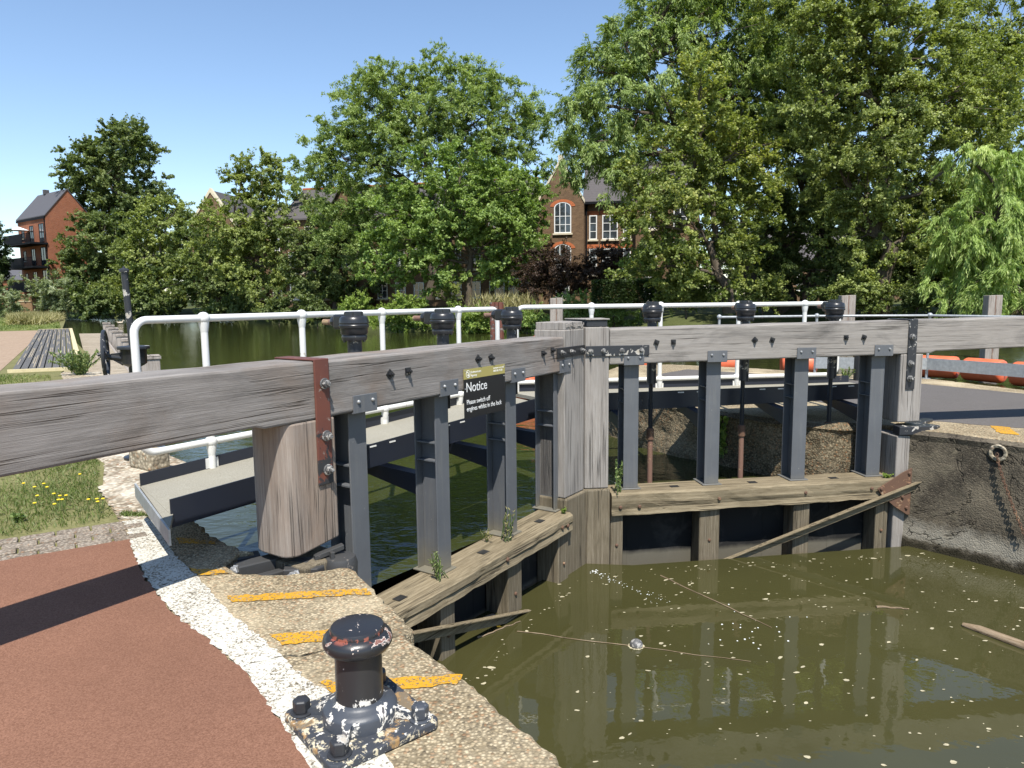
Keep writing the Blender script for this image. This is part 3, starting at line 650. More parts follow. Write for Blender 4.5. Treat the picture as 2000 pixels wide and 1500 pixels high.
# upstream quay beyond the walkway, with a broken block at the corner
quay = [(-3.15,6.58),(-3.12,6.72),(-3.5,7.15),(-9.3,16.0),(-10.2,16.0),(-4.7,7.6),(-3.95,6.75)]
m = MB(); m.prism(jitter_poly(quay, .3, .015, seed=6), -3.0, -.004); struct(m.build('quay_edge', mt['gravel'], bevel=.02))
m = MB(); m.prism(jitter_poly([(-2.83,4.95),(-2.33,4.87),(-2.55,5.38),(-2.9,6.05),(-3.15,6.55),(-3.93,6.72),(-3.40,5.714)], .05, .012, seed=8), .003, .007); struct(m.build('lime_washed_strip', mt['gravel']))
m = MB(); m.prism([(-3.20,6.52),(-3.50,6.70),(-3.62,6.55),(-3.30,6.33)], 0.0, .19); tag(m.build('concrete_block', mt['coping_pale'], bevel=.03), 'broken concrete block at the quay corner under the nearer beam', 'block')
for seed_, q in ((61, [(-1.165,2.865),(-1.05,2.93),(-.92,2.95),(-.78,3.04),(-.66,3.06),(-.50,3.135)]), (62, [(-.80,2.36),(-.62,2.52),(-.50,2.55)]), (63, [(-1.95,3.72),(-1.80,3.86),(-1.62,3.90)])):
    a_ = jitter_poly(q, .03, .008, closed=False, seed=seed_); rq = random.Random(seed_)
    m = MB(); m.sheet(a_ + [(x+rq.uniform(.003,.010), y+rq.uniform(.003,.012)) for x, y in reversed(a_)], .0062); struct(m.build('coping_joint', mt['soilcrack']))
# land behind: dry grass; the red path lies on it along the lock
land = [(.25,.65),(-.1,1.2),(-.55,1.98),(-.938,2.55),(-1.36,3.05),(-1.96,3.69),(-2.82,4.93),(-3.95,6.75),(-4.7,7.6),(-10.2,16.0),(-12.5,21),(-26.5,42),(-40,64),(-52,80),(-160,110),(-300,-80),(2.5,-20)]
slab('grass_ground', land, -3.0, -.012, mt['soil'])
slab('red_path', jitter_poly([(-2.53,4.53),(-2.305,4.168),(-1.961,3.698),(-1.685,3.376),(-1.36,3.053),(-1.155,2.846),(-.938,2.557),(-.738,2.275),(-.55,1.99),(-.1,1.21),(1.2,-.9),(-2.4,-4),(-5.6,2.52)], .05, .006, seed=2), -.1, .004, mt['redpath'])
# brick edging across the end of the path
d = np.array([-.84, -.543]); p = np.array([.543, -.84]); rnd = random.Random(3)
m = MB(); o0 = np.array([-2.80, 4.91])
for r_ in range(4):
    k = -.02 - .11*(r_ % 2)
    while k < 3.6:
        L = .205; c = o0 + d*(k+L/2) + p*(.066+.122*r_); z = .006+rnd.uniform(-.004, .004); a = rnd.gauss(0, .014)
        dd = d*math.cos(a)+p*math.sin(a); pp = p*math.cos(a)-d*math.sin(a)
        if k+L > .02*r_: m.obox((c[0], c[1], z-.05), (*dd, 0), (*pp, 0), (0,0,1), L-.012, .108, .1)
        k += L
struct(m.build('brick_edging', mt['brick_pave'], bevel=.007))
# painted lines
wl_o = [(-2.775,4.90),(-2.30,4.163),(-1.958,3.693),(-1.683,3.373),(-1.358,3.05),(-1.153,2.843),(-.936,2.553),(-.738,2.273),(-.55,1.985)]
wl_i = [(-.36,2.13),(-.588,2.489),(-.719,2.629),(-.885,2.785),(-1.134,3.078),(-1.464,3.435),(-1.801,3.878),(-2.052,4.165),(-2.314,4.546),(-2.62,4.97)]
m = MB(); m.sheet(jitter_poly(wl_o+wl_i, .03, .006, seed=12), .0045); struct(m.build('white_edge_line', mt['whiteline']))
for i, q in enumerate(([(-1.515,3.59),(-.80,3.672),(-.755,3.592),(-1.46,3.512)], [(-1.15,3.15),(-.62,3.222),(-.57,3.125),(-1.05,3.045)],
          [(-.80,2.725),(-.50,2.752),(-.215,2.775),(-.24,2.71),(-.40,2.67),(-.72,2.64)], [(-1.90,3.985),(-1.68,3.96),(-1.62,3.90),(-1.80,3.87)], [(-2.22,4.53),(-1.95,4.46),(-1.90,4.40),(-2.15,4.42)])):
    m = MB(); m.sheet(jitter_poly(q, .03, .006, seed=20+i), .0045); struct(m.build('yellow_stripe', mt['yellow']))

# paving, dark boardwalk, jetty further up the left bank
slab('block_paving', [(-11.5,15.8),(-26.6,40.6),(-45,32),(-26,9)], -.2, -.004, mt['pave_red'])
slab('mown_grass', [(-26.5,41.9),(-40.3,63.5),(-47,68),(-75,60),(-47,31)], -.2, -.006, mt['lawn'])

# right bank: headland between river and lock, tarmac path over concrete
bank_r = [(4.30,7.52),(4.62,7.24),(5.06,6.72),(7.0,3.9),(9.2,.8),(30,-20),(60,10),(14.5,5.6),(9.4,8.9),(7.75,10.35),(7.15,12.25),(6.38,12.6),(4.9,14.15),(3.4,15.2),(2.3,14.95),(1.6,13.4),(1.45,11.1),(1.80,10.0),(2.33,9.25),(2.75,8.72),(3.1,8.25),(3.5,7.9),(4.1,7.95)]
m = MB(); m.prism(jitter_poly(bank_r, .06, .012, seed=40), -3.0, .10); struct(m.build('right_bank', mt['coping'], bevel=.02))
slab('tarmac_path', jitter_poly([(2.65,13.15),(3.5,14.05),(4.3,13.35),(6.65,11.35),(7.45,10.0),(9.2,8.55),(14,5.2),(12,1),(9,3.2),(6.7,6.2),(5.75,7.32),(5.1,7.78),(4.72,8.1),(4.3,9.2),(3.6,11.2)], .1, .01, seed=41), .0, .105, mt['tarmac'])
for q in ([(1.80,12.25),(3.95,11.02),(4.02,10.88),(1.78,12.1)],):
    m = MB(); m.sheet(jitter_poly(q, .05, .008, seed=45), .1045); struct(m.build('white_edge_line', mt['whiteline']))
for i, q in enumerate(([(5.27,7.72),(5.42,7.66),(5.19,7.14),(5.05,7.26)], [(5.75,7.0),(5.9,6.9),(5.68,6.45),(5.55,6.55)], [(2.25,12.4),(2.52,12.36),(2.45,12.0),(2.2,12.05)], [(2.72,11.25),(2.95,11.2),(2.9,10.95),(2.68,11.0)])):
    m = MB(); m.sheet(jitter_poly(q, .04, .008, seed=50+i), .1042); struct(m.build('yellow_stripe', mt['yellow']))

# lock wall faces with their own roughness (right side chamber, right wing upstream)
def wall(name, label, tops, bots, zt, zb, mat, amp, seed, thick=.12):
    nu, nz = 90, 34; rs = np.random.default_rng(seed)
    def along(poly, t):
        P = np.array(poly, float); L = np.r_[0, np.cumsum(np.linalg.norm(np.diff(P, axis=0), axis=1))]; x = t*L[-1]
        return np.array([np.interp(x, L, P[:,0]), np.interp(x, L, P[:,1])])
    from mathutils import noise as mn
    m = MB(); vs = []; fs = []
    for i in range(nu+1):
        a = along(tops, i/nu); b = along(bots, i/nu); a2 = along(tops, min(1,(i+1)/nu)); a1 = along(tops, max(0,(i-1)/nu))
        d = (a2-a1)/np.linalg.norm(a2-a1); nr = np.array([-d[1], d[0]])
        for j in range(nz+1):
            t = j/nz; q = a+(b-a)*t; z = zt+(zb-zt)*t
            h = mn.fractal(Vector((q[0]*2.2, q[1]*2.2, z*2.6)), 1.0, 2.0, 6)*amp
            if j == 0: h -= .02
            q = q + nr*h*1.0; vs.append((q[0], q[1], z))
    w_ = nz+1
    for i in range(nu):
        for j in range(nz): fs.append((i*w_+j, i*w_+j+1, (i+1)*w_+j+1, (i+1)*w_+j))
    m._add(vs, fs); o = m.build(name, mat, smooth=False, recalc=False)
    tag(o, label, 'wall')
    sd = o.modifiers.new('thickness', 'SOLIDIFY'); sd.thickness = thick; sd.offset = 0
    return o
wall('lock_wall', 'tall stained concrete chamber wall right of the farther gate, with a white crust near the water', [(4.265,7.50),(4.60,7.20),(5.02,6.66),(7.0,3.85),(9.1,.8)], [(4.235,7.46),(4.50,7.10),(4.86,6.56),(6.85,3.75),(9.0,.7)], .085, -2.2, mt['wall'], .012, 1)
wall('wing_wall', 'rough rubble wing wall seen between the uprights behind the farther gate', [(1.43,11.3),(1.78,10.0),(2.30,9.23),(2.72,8.70),(3.07,8.22),(3.5,7.86),(4.1,7.9)], [(1.38,11.3),(1.74,9.95),(2.26,9.18),(2.69,8.66),(3.03,8.17),(3.47,7.82),(4.05,7.86)], .085, -1.6, concrete('rubble_wing_wall', (.15,.12,.075), (.25,.21,.14), (.03,.026,.018), peb=50, wear=.4), .05, 2)

# water
m = MB(); m.sheet([(-1.75,4.16),(.62,7.22),(.86,7.22),(4.3,7.60),(9,8),(60,-2),(200,60),(200,160),(-220,160),(-220,30),(-30,10)], -.56); struct(m.build('river', mt['river']))
m = MB(); m.sheet([(-1.6,4.1),(.45,6.80),(.72,6.98),(1.2,6.92),(4.35,7.40),(12,0),(9,-9),(0,-9),(-1.6,1)], -1.15); struct(m.build('lock_water', mt['chamber']))

# far bank: slopes out of the river, then a level lawn to the horizon
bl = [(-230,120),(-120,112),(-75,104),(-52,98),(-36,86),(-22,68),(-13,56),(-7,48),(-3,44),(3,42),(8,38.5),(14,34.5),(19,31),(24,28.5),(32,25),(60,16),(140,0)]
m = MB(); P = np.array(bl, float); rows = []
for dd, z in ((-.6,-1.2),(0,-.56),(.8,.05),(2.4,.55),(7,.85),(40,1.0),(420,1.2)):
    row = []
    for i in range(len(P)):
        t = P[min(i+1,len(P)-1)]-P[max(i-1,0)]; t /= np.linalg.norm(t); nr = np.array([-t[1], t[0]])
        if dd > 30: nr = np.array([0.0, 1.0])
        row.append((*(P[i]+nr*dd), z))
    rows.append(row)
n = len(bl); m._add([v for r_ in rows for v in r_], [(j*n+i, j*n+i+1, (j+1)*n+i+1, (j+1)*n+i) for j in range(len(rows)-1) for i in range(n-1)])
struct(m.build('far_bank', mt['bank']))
# ------------------------------------------------------------------ lock-side objects
# bollard in the foreground
bc = (-.568, 2.44); bo = thing('mooring_bollard', 'black cast iron bollard with chipped paint, bolted to the coping in front', 'bollard', (*bc, .004), R(39))
m = MB(); hw = .212
m.prism([(-hw+.02,-hw),(hw-.02,-hw),(hw,-hw+.02),(hw,hw-.02),(hw-.02,hw),(-hw+.02,hw),(-hw,hw-.02),(-hw,-hw+.02)], 0, .032)
q = N('flaking_base_paint'); v = q.vec(); n1 = q.noise(v, 24, 8, .7, .6); n2 = q.noise(v, 9, 6, .65); n3 = q.noise(v, 34, 6, .7)
c = q.mix(q.ramp(n1, [(.545, 0), (.57, 1)]), (.045,.05,.06), (.52,.46,.33)); c = q.mix(q.ramp(n2, [(.56, 0), (.60, .8)]), c, (.36,.22,.09)); c = q.mix(q.ramp(n3, [(.60, 0), (.63, 1)]), c, (.70,.68,.62)); c = q.mix(q.ramp(q.noise(v, 9, 5, .6, .3), [(.60, 0), (.64, .9)]), c, (.16,.13,.09))
mt['flake'] = q.fin(c, .6, q.bump(n1, .7, .006), spec=.3)
m.build('base_plate', mt['flake'], bo, bevel=.006)
q = N('flaking_collar_paint'); v = q.vec(); n1 = q.noise(v, 12, 7, .62, .5)
c = q.mix(q.ramp(n1, [(.555, 0), (.57, 1)]), (.05,.057,.07), (.68,.65,.58)); c = q.mix(q.ramp(n1, [(.60, 0), (.615, 1)]), c, (.09,.085,.085)); 
mt['flake2'] = q.fin(c, .45, q.bump(n1, .6, .004))
m = MB(); m.lathe((0,0,.031), [(.136,0),(.135,.044),(.130,.054),(.114,.063),(.100,.069),(.093,.075),(.089,.083)], 40)
for k in range(4):
    a = k*math.pi/2 + math.pi/4; ca, sa = math.cos(a), math.sin(a)
    m.hexa([(.12*ca-.013*sa*-1,.12*sa-.013*ca,.031),(.12*ca-.013*sa,.12*sa+.013*ca,.031),(.215*ca-.011*sa,.215*sa+.011*ca,.031),(.215*ca+.011*sa,.215*sa-.011*ca,.031),
            (.12*ca+.013*sa,.12*sa-.013*ca,.085),(.12*ca-.013*sa,.12*sa+.013*ca,.085),(.215*ca-.011*sa,.215*sa+.011*ca,.04),(.215*ca+.011*sa,.215*sa-.011*ca,.04)])
m.build('collar', mt['flake2'], bo, smooth=True)
q = N('bollard_paint'); v = q.vec(); z = q.sep(q.co.outputs['Object'])[2]; n1 = q.noise(v, 16, 7, .65, .4)
low = q.ramp(q.math('MULTIPLY', z, 1), [(.10, .10), (.19, 0)])
c = q.mix(q.ramp(q.math('ADD', n1, low), [(.66, 0), (.675, 1)]), (.026,.026,.028), (.62,.60,.55)); mt['shaft'] = q.fin(c, .38, q.bump(n1, .25, .002))
m = MB(); m.lathe((0,0,.1), [(.087,0),(.085,.03),(.084,.19)], 40); m.build('shaft', mt['shaft'], bo, smooth=True)
q = N('bollard_head_paint'); v = q.vec(); n1 = q.noise(v, 10, 6, .6, .6)
c = q.mix(q.ramp(n1, [(.60, 0), (.61, 1)]), (.02,.021,.024), (.60,.52,.46)); c = q.mix(q.ramp(n1, [(.615, 0), (.625, 1)]), c, (.19,.09,.07)); c = q.mix(q.ramp(q.noise(v, 21, 5, .6), [(.64, 0), (.65, 1)]), c, (.50,.42,.36)); c = q.mix(q.math('MULTIPLY', q.ramp(q.noise(v, 11, 6, .65), [(.52, 0), (.54, 1)]), q.ramp(q.math('ABSOLUTE', q.math('SUBTRACT', q.sep(q.co.outputs['Object'])[2], .365)), [(.006, 1), (.012, 0)])), c, (.24,.075,.05)); c = q.mix(q.ramp(n1, [(.70, 0), (.72, 1)]), c, (.04,.03,.03))
mt['bhead'] = q.fin(c, .33, q.bump(n1, .5, .003))
m = MB(); m.lathe((0,0,.285), [(.086,.004),(.100,.008),(.115,.018),(.1235,.033),(.125,.045),(.122,.058),(.113,.069),(.103,.075),(.0985,.077),(.0975,.088),(.093,.096),(.080,.099),(.03,.101),(.001,.101)], 48); m.build('head', mt['bhead'], bo, smooth=True)
for k in range(4):
    a = k*math.pi/2 + math.pi/4; x, y = .228*math.cos(a), .228*math.sin(a); x = max(-.158, min(.158, x)); y = max(-.158, min(.158, y))
    m = MB(); m.cyl((x,y,.031),(x,y,.04),.042, n=16); m.lathe((x,y,.04), [(.033,0),(.033,.04),(.030,.046),(.012,.050)], 6 if k else 8); m.build('anchor_bolt', mt['flake2'] if k == 3 else mt['black_worn'], bo, bevel=.004)

# anchor irons at each heel
an = thing('gate_anchor', 'black iron anchor clamps with two big nuts at the foot of the nearer heel post', 'gate anchor', (-1.35, 4.12, -.16), 0)
def iron(poly, c, rz_, z0, z1, name, par):
    m = MB(); ca, sa = math.cos(rz_), math.sin(rz_); m.prism([(c[0]+x*ca-y*sa, c[1]+x*sa+y*ca) for x, y in poly], z0, z1); return m.build(name, mt['iron'], par, bevel=.007)
mt['iron'] = paint('old_black_iron', (.045,.045,.045), (.17,.15,.13), -.02, .55, 14)
blk = [(-.10,-.06),(.10,-.06),(.13,.0),(.11,.06),(.04,.09),(-.05,.09),(-.11,.05)]
iron(blk, (.08,-.02), R(6), .02, [.13,.13,.12,.13,.155,.155,.13], 'clamp', an)
iron([(-.13,-.05),(.09,-.05),(.125,-.02),(.13,.03),(.10,.065),(-.13,.05)], (-.20,.03), R(38), .01, .15, 'clamp', an)
iron([(-.12,-.03),(.12,-.03),(.12,.03),(-.12,.03)], (-.08,-.02), R(42), .0, .10, 'link_bar', an)
m = MB(); m.lathe((.28,.10,.0), [(.10,0),(.105,.10),(.09,.14),(.03,.15)], 20); m.build('pivot_cap', mt['iron'], an, smooth=True)
iron([(-.34,-.05),(-.02,-.05),(-.02,.05),(-.34,.05)], (-.24,.22), R(28), .0, .13, 'tie_bar', an)
m = MB(); m.obox((.21,.10,.17), (.82,.5,.2), (-.5,.85,0), (0,0,1), .19, .05, .03); m.obox((.24,.06,.11), (0,0,1), (.82,.5,0), (-.5,.82,0), .15, .025, .04); m.build('wedge', mt['iron'], an, bevel=.003)
for cx, cy, cz in ((.055,-.085,.09),(-.30,-.06,.115)):
    m = MB(); ax = (-.25,-.92,.22); m.lathe((cx,cy,cz), [(.040,0),(.040,.006),(.032,.007),(.032,.034),(.028,.038)], 6, ax); m.lathe((cx,cy,cz), [(.020,.03),(.020,.07),(.015,.076)], 12, ax); m.build('nut', mt['zinc'], an, bevel=.002)
an = thing('gate_anchor', 'flat black anchor strap round the farther heel post, running onto the right wall', 'gate anchor', gate_pt(OR, AR, 1, -.08, -.1, .05), AR)
m = MB(); m.prism([(.14,.16),(-.02,.17),(-.34,.10),(-.44,.02),(-.40,-.10),(-.20,-.06),(.05,-.02),(.14,.05)], .012, [.10,.10,.085,.075,.075,.10,.11,.11]); m.build('strap_plate', mt['black_worn'], an, bevel=.006)
m = MB(); m.prism([(-.22,-.05),(-.62,-.32),(-.56,-.40),(-.16,-.18)], .052, .085); m.build('tie_bar', mt['black_worn'], an, bevel=.005)

# paddle winding pedestal on the left quay
pw = thing('winding_pedestal', 'tall black winding pedestal with a handwheel and screw tube, behind the nearer beam', 'winding gear', (-3.73, 7.0, 0), R(24))
m = MB(); m.cyl((0,0,0),(0,0,.98),.055, n=16); m.lathe((0,0,0), [(.16,0),(.16,.02),(.07,.05)], 16); m.build('pillar', mt['black'], pw, smooth=True)
m = MB(); m.lathe((0,0,.93), [(.05,-.02),(.09,0),(.115,.02),(.118,.15),(.122,.16)], 28); m.build('gear_case', mt['black'], pw, smooth=True)
m = MB(); m.lathe((0,0,1.09), [(.145,0),(.148,.012),(.145,.028),(.06,.034),(.04,.04)], 32); m.build('lid', mt['black_worn'], pw, smooth=True)
m = MB(); m.cyl((-.008,0,1.12),(-.03,0,1.84),.031, n=16); m.lathe((-.03,0,1.84), [(.046,0),(.046,.022),(.03,.032),(.012,.04),(.01,.055)], 16); m.build('screw_tube', mt['black_worn'], pw, smooth=True)
m = MB(); m.cyl((-.10,0,1.0),(-.27,.0,1.03),.034, .026, n=12); m.hexa([(-.10,-.02,.93),(-.2,-.02,1.0),(-.2,.02,1.0),(-.10,.02,.93),(-.10,-.02,1.06),(-.2,-.02,1.05),(-.2,.02,1.05),(-.10,.02,1.06)]); m.build('side_bracket', mt['black'], pw)
m = MB(); ring = [(-.245-.02*math.cos(a)*0, .225*math.sin(a)*.98, 1.045+.225*math.cos(a)) for a in np.linspace(0, 2*math.pi, 33)]
m.tube(ring, .018, 8, cap=False)
for k in range(4): a = k*math.pi/2+.4; m.tube([(-.245,0,1.045),(-.25,.22*math.sin(a),1.045+.22*math.cos(a))], .011, 6)
m.cyl((-.29,0,1.045),(-.21,0,1.045),.032, n=12); m.cyl((-.31,0,1.045),(-.29,0,1.045),.018, n=8); m.build('handwheel', mt['black_worn'], pw, smooth=True)

# deck boards beside the paving: heavy dark planks with grip strips in a pale frame
bw = thing('boardwalk', 'dark grooved deck with pale edge boards between block paving and jetty', 'boardwalk', (0,0,0))
A0, A1, B0, B1 = np.array((-11.35,16.05)), np.array((-27.1,40.8)), np.array((-10.2,16.55)), np.array((-25.9,41.7))
m = MB(); mg = MB()
for k in range(8):
    a, b = k/8+.006, (k+1)/8-.016
    q4 = [A0+(B0-A0)*a, A0+(B0-A0)*b, A1+(B1-A1)*b, A1+(B1-A1)*a]; m.prism([tuple(x) for x in q4], -.05, .045)
    for e in (.32, .68):
        c0 = A0+(B0-A0)*(a+(b-a)*e); c1 = A1+(B1-A1)*(a+(b-a)*e); t = random.uniform(.0,.25)
        while t < 1:
            t2 = min(1, t+random.uniform(.05,.25)); p0, p1 = c0+(c1-c0)*t, c0+(c1-c0)*t2; wv = (B0-A0)/np.linalg.norm(B0-A0)*.012
            mg.prism([tuple(p0-wv), tuple(p0+wv), tuple(p1+wv), tuple(p1-wv)], .046, .05); t = t2+random.uniform(.03,.3)
m.build('deck_boards', mt['plank_grey'], bw); mg.build('grip_strips', mt['coping_pale'], bw)
m = MB()
u = (B0-A0)/np.linalg.norm(B0-A0); l = (A1-A0)/np.linalg.norm(A1-A0)
m.prism([tuple(A0-l*.10-u*.08), tuple(B0-l*.10+u*.12), tuple(B0-l*.01+u*.12), tuple(A0-l*.01-u*.08)], -.12, .06)
m.prism([tuple(B0+u*.02), tuple(B0+u*.16), tuple(B1+u*.16), tuple(B1+u*.02)], -.12, .062); m.prism([tuple(A1), tuple(B1+u*.16), tuple(B1+l*.1+u*.16), tuple(A1+l*.1)], -.12, .058)
m.build('edge_board', mt['new_wood'], bw)
jt = thing('jetty', 'low pale timber landing stage along the river beside the dark boardwalk', 'jetty', (0,0,0))
J0, J1, K0, K1 = np.array((-9.9,16.6)), np.array((-25.7,42.3)), np.array((-8.1,15.3)), np.array((-24.4,42.3)); m = MB(); k = 0; nb_ = 170
for i in range(nb_):
    t0, t1 = i/nb_, (i+.9)/nb_
    m.prism([tuple(J0+(J1-J0)*t0), tuple(K0+(K1-K0)*t0), tuple(K0+(K1-K0)*t1), tuple(J0+(J1-J0)*t1)], -.33, -.28+random.uniform(-.004,.004))
m.build('deck_boards', mt['plank_pale'], jt)
m = MB(); m.prism([tuple(K0+u*.0), tuple(K0+u*.08), tuple(K1+u*.08), tuple(K1)], -.5, -.27); m.build('edge_board', mt['pile'], jt)
pp = thing('jetty_post', 'squat grey timber post capping the river edge of the landing stage', 'post', (0,0,0), R(33), 'posts along the landing stage')
m = MB(); m.box(-.19,.19,-.15,.15,-1.2,.27); po = m.build('post', mt['pile'], pp, bevel=.02); m = MB(); m.box(-.215,.215,-.175,.175,.27,.33); m.box(-.2,-.01,-.18,.18,.33,.36); m.box(.01,.2,-.18,.18,.33,.36); m.build('post_cap', mt['pile'], po, bevel=.01)
words_ = ['nearest of the squat timber posts, right behind the winding pedestal', 'second squat timber post from the near end of the landing stage', 'third squat timber post along the landing stage', 'fourth squat timber post along the landing stage', 'fifth squat timber post along the landing stage', 'sixth squat timber post along the landing stage', 'farthest squat timber post at the end of the landing stage']
for i, t in enumerate((0.02,.28,.40,.53,.66,.80,.97)):
    o = pp if i == 0 else copy_tree(pp); c = K0+(K1-K0)*t+u*.30; o.location = (c[0], c[1], 0 if i == 0 else .02); o['label'] = words_[i]

# mooring piles out in the river and the orange float line
def pile(name, label, px, py_top, Y, w_, d_, mat, split=True, group=None):
    p = at(px, py_top, Y); o = thing(name, label, 'mooring pile', (p[0], p[1], -.56), R(-8), group); h = p[2]+.56
    m = MB(); m.box(-w_/2, -.01 if split else w_/2, -d_/2, d_/2, -1, h); m.build('timber', mat, o, bevel=.012)
    if split:
        m = MB(); m.box(.01, w_/2, -d_/2+.02, d_/2, -1, h+.01); m.build('timber', mat, o, bevel=.012)
        m = MB(); m.box(-.012, .012, -d_/2-.003, d_/2, -1, h-.01); m.build('joint_bar', mt['rustpipe'], o)
    return o
pile('mooring_pile', 'split grey timber pile in the river between the two gates, left of centre', 1087, 582, 26.5, .46, .36, mt['pile'], True, 'timber piles in the river')
pile('mooring_pile', 'split grey timber pile in the river behind the last paddle gear', 1655, 577, 25.0, .48, .36, mt['pile'], True, 'timber piles in the river')
pile('mooring_pile', 'split grey timber pile at the willow on the right', 1940, 577, 22.9, .42, .36, mt['pile'], True, 'timber piles in the river')
sp = thing('sheet_pile', 'rusty orange-brown sheet pile standing in the river behind the nearer gate', 'sheet pile', (*at(970, 592, 27)[:2], -.56), R(-5)); h = at(970, 590, 27)[2]+.56
m = MB(); pr = [(-.26,.0),(-.20,-.08),(-.10,-.08),(-.05,.0),(.05,.0),(.10,-.08),(.20,-.08),(.26,0)]; m.prism(pr+[(x, y+.015) for x, y in reversed(pr)], -1, h); m.build('pile_sheet', mt['rustred'], sp)
fl = thing('boom_float', 'orange cylinder float', 'float', (0,0,0), 0, 'orange boom floats on the river')
m = MB(); m.lathe((-.55,0,0), [(.06,.02),(.10,.0),(.24,.0),(.28,.03),(.30,.08),(.30,.55),(.298,.56),(.30,.57),(.30,1.02),(.28,1.07),(.24,1.1),(.10,1.1),(.06,1.08)], 28, (1,0,0)); body = m.build('float_body', mt['orange'], fl, smooth=True)
m = MB(); m.tube([(.56,0,0),(.62,.03,.0),(.66,0,.02)], .02, 6); m.lathe((.55,0,0), [(.05,0),(.05,.012)], 12, (1,0,0)); m.build('end_fitting', mt['rust'], fl)
spots = [((10.68,17.70), -45, 'orange float just right of the far heel post, behind the galvanised rail'), ((11.22,16.78), -62, 'second orange float right of the far heel post'), ((11.60,15.65), -66, 'orange float cut off by the right edge of the picture'),
         ((9.55,18.30), -18, 'orange float left of the far heel post, seen between the last two uprights'), ((7.60,18.75), -12, 'orange float behind the third upright of the farther gate'), ((5.85,19.2), -10, 'orange float behind the second upright of the farther gate'), ((3.52,19.6), -8, 'orange float low over the quay near the first upright of the farther gate'),
         ((.33,14.9), 75, 'orange float seen under the nearer beam beside the notice')]
for i, (s_, a, lab) in enumerate(spots):
    o = fl if i == 0 else copy_tree(fl); o.location = (s_[0], s_[1], -.27); o.rotation_euler = (0,0,R(a)); o['label'] = lab
    o.scale = (.80,.92,.92)
bu = thing('mooring_buoy', 'orange buoy showing just above the nearer beam left of the mitre posts', 'buoy', (.78,17.6,-.56), 0); m = MB(); m.lathe((0,0,0), [(.25,-.2),(.36,.1),(.40,.6),(.36,1.0),(.22,1.18),(.06,1.23)], 28); m.build('buoy_body', mt['orange'], bu, smooth=True)

# guard rail along the river edge of the right bank
gr = thing('guard_rail', 'thin grey ball-jointed guard rail with a galvanised kick plank on the right bank', 'railing', (0,0,.1), 0)
gp_ = [(3.55,12.35),(5.35,12.55),(7.10,12.10),(8.3,9.95),(9.7,8.75)]
gp_ = [(3.62,12.4),(5.36,12.5),(7.12,12.12),(8.45,9.75),(10.2,8.35)]
m = MB(); m.tube([(x, y, 1.08) for x, y in gp_], .021, 10); gm = m.build('top_rail', mt['galv'], gr, smooth=True)
for x, y in gp_:
    m = MB(); m.cyl((x,y,0),(x,y,1.08),.022, n=10); m.ball((x,y,1.085),.044, 12); m.cyl((x,y,0),(x,y,.01),.07, n=12); m.build('rail_post', mt['galv'], gr, smooth=True)
m = MB()
for (x0,y0),(x1,y1) in zip(gp_[1:-1], gp_[2:]):
    d_ = np.array([x1-x0, y1-y0]); d_ /= np.linalg.norm(d_); n_ = np.array([d_[1], -d_[0]])*.03
    m.hexa([(x0-n_[0]*-1,y0+n_[1],.16),(x1+n_[0],y1+n_[1],.16),(x1+n_[0]*1.3,y1+n_[1]*1.3,.16),(x0+n_[0]*1.3,y0+n_[1]*1.3,.16),(x0+n_[0],y0+n_[1],.36),(x1+n_[0],y1+n_[1],.36),(x1+n_[0]*1.3,y1+n_[1]*1.3,.36),(x0+n_[0]*1.3,y0+n_[1]*1.3,.36)])
m.build('kick_plank', mt['galv'], gr)
bp = thing('mooring_post', 'short black steel post on the right bank behind the farther gate', 'post', (5.85,11.95,.1)); m = MB(); m.cyl((0,0,0),(0,0,.62),.062, n=16); m.lathe((0,0,.62),[(.07,0),(.07,.03),(.02,.06)],16); m.build('post', mt['black'], bp, smooth=True)

# chain hanging from its hole in the right wall
ch = thing('mooring_chain', 'rusty chain hanging from a round hole in the right lock wall', 'chain', (0,0,0))
p0 = np.array((4.80,6.86,-.03)); wd = np.array((.565,-.825,0)); nrm = np.array((-.825,-.565,0))
m = MB()
for i in range(26):
    t = i/25; c = p0 + wd*(.30*t**1.2) + np.array((0,0,-1))*(.72*t) + nrm*(.06+.05*t)
    d0 = wd*.42*t**.3*.6 + np.array((0,0,-1)); d0 /= np.linalg.norm(d0); sd = nrm if i % 2 else wd; sd = sd - d0*(sd@d0); sd /= np.linalg.norm(sd)
    m.tube([c + d0*.024*math.cos(a) + sd*.012*math.sin(a) for a in np.linspace(0, 2*math.pi, 13)], .0042, 6, cap=False)
m.build('links', mt['rust'], ch)
m = MB(); m.lathe(tuple(p0+nrm*.03+np.array((0,0,.02))), [(.045,-.01),(.075,.0),(.085,.012),(.075,.022),(.052,.018),(.045,-.01)], 24, tuple(nrm)); m.build('hole_rim', mt['coping_pale'], ch, smooth=True)
m = MB(); m.lathe(tuple(p0+nrm*.034+np.array((0,0,.02))), [(.052,0),(.05,.003)], 24, tuple(nrm)); m.build('hole', mt['panel'], ch)

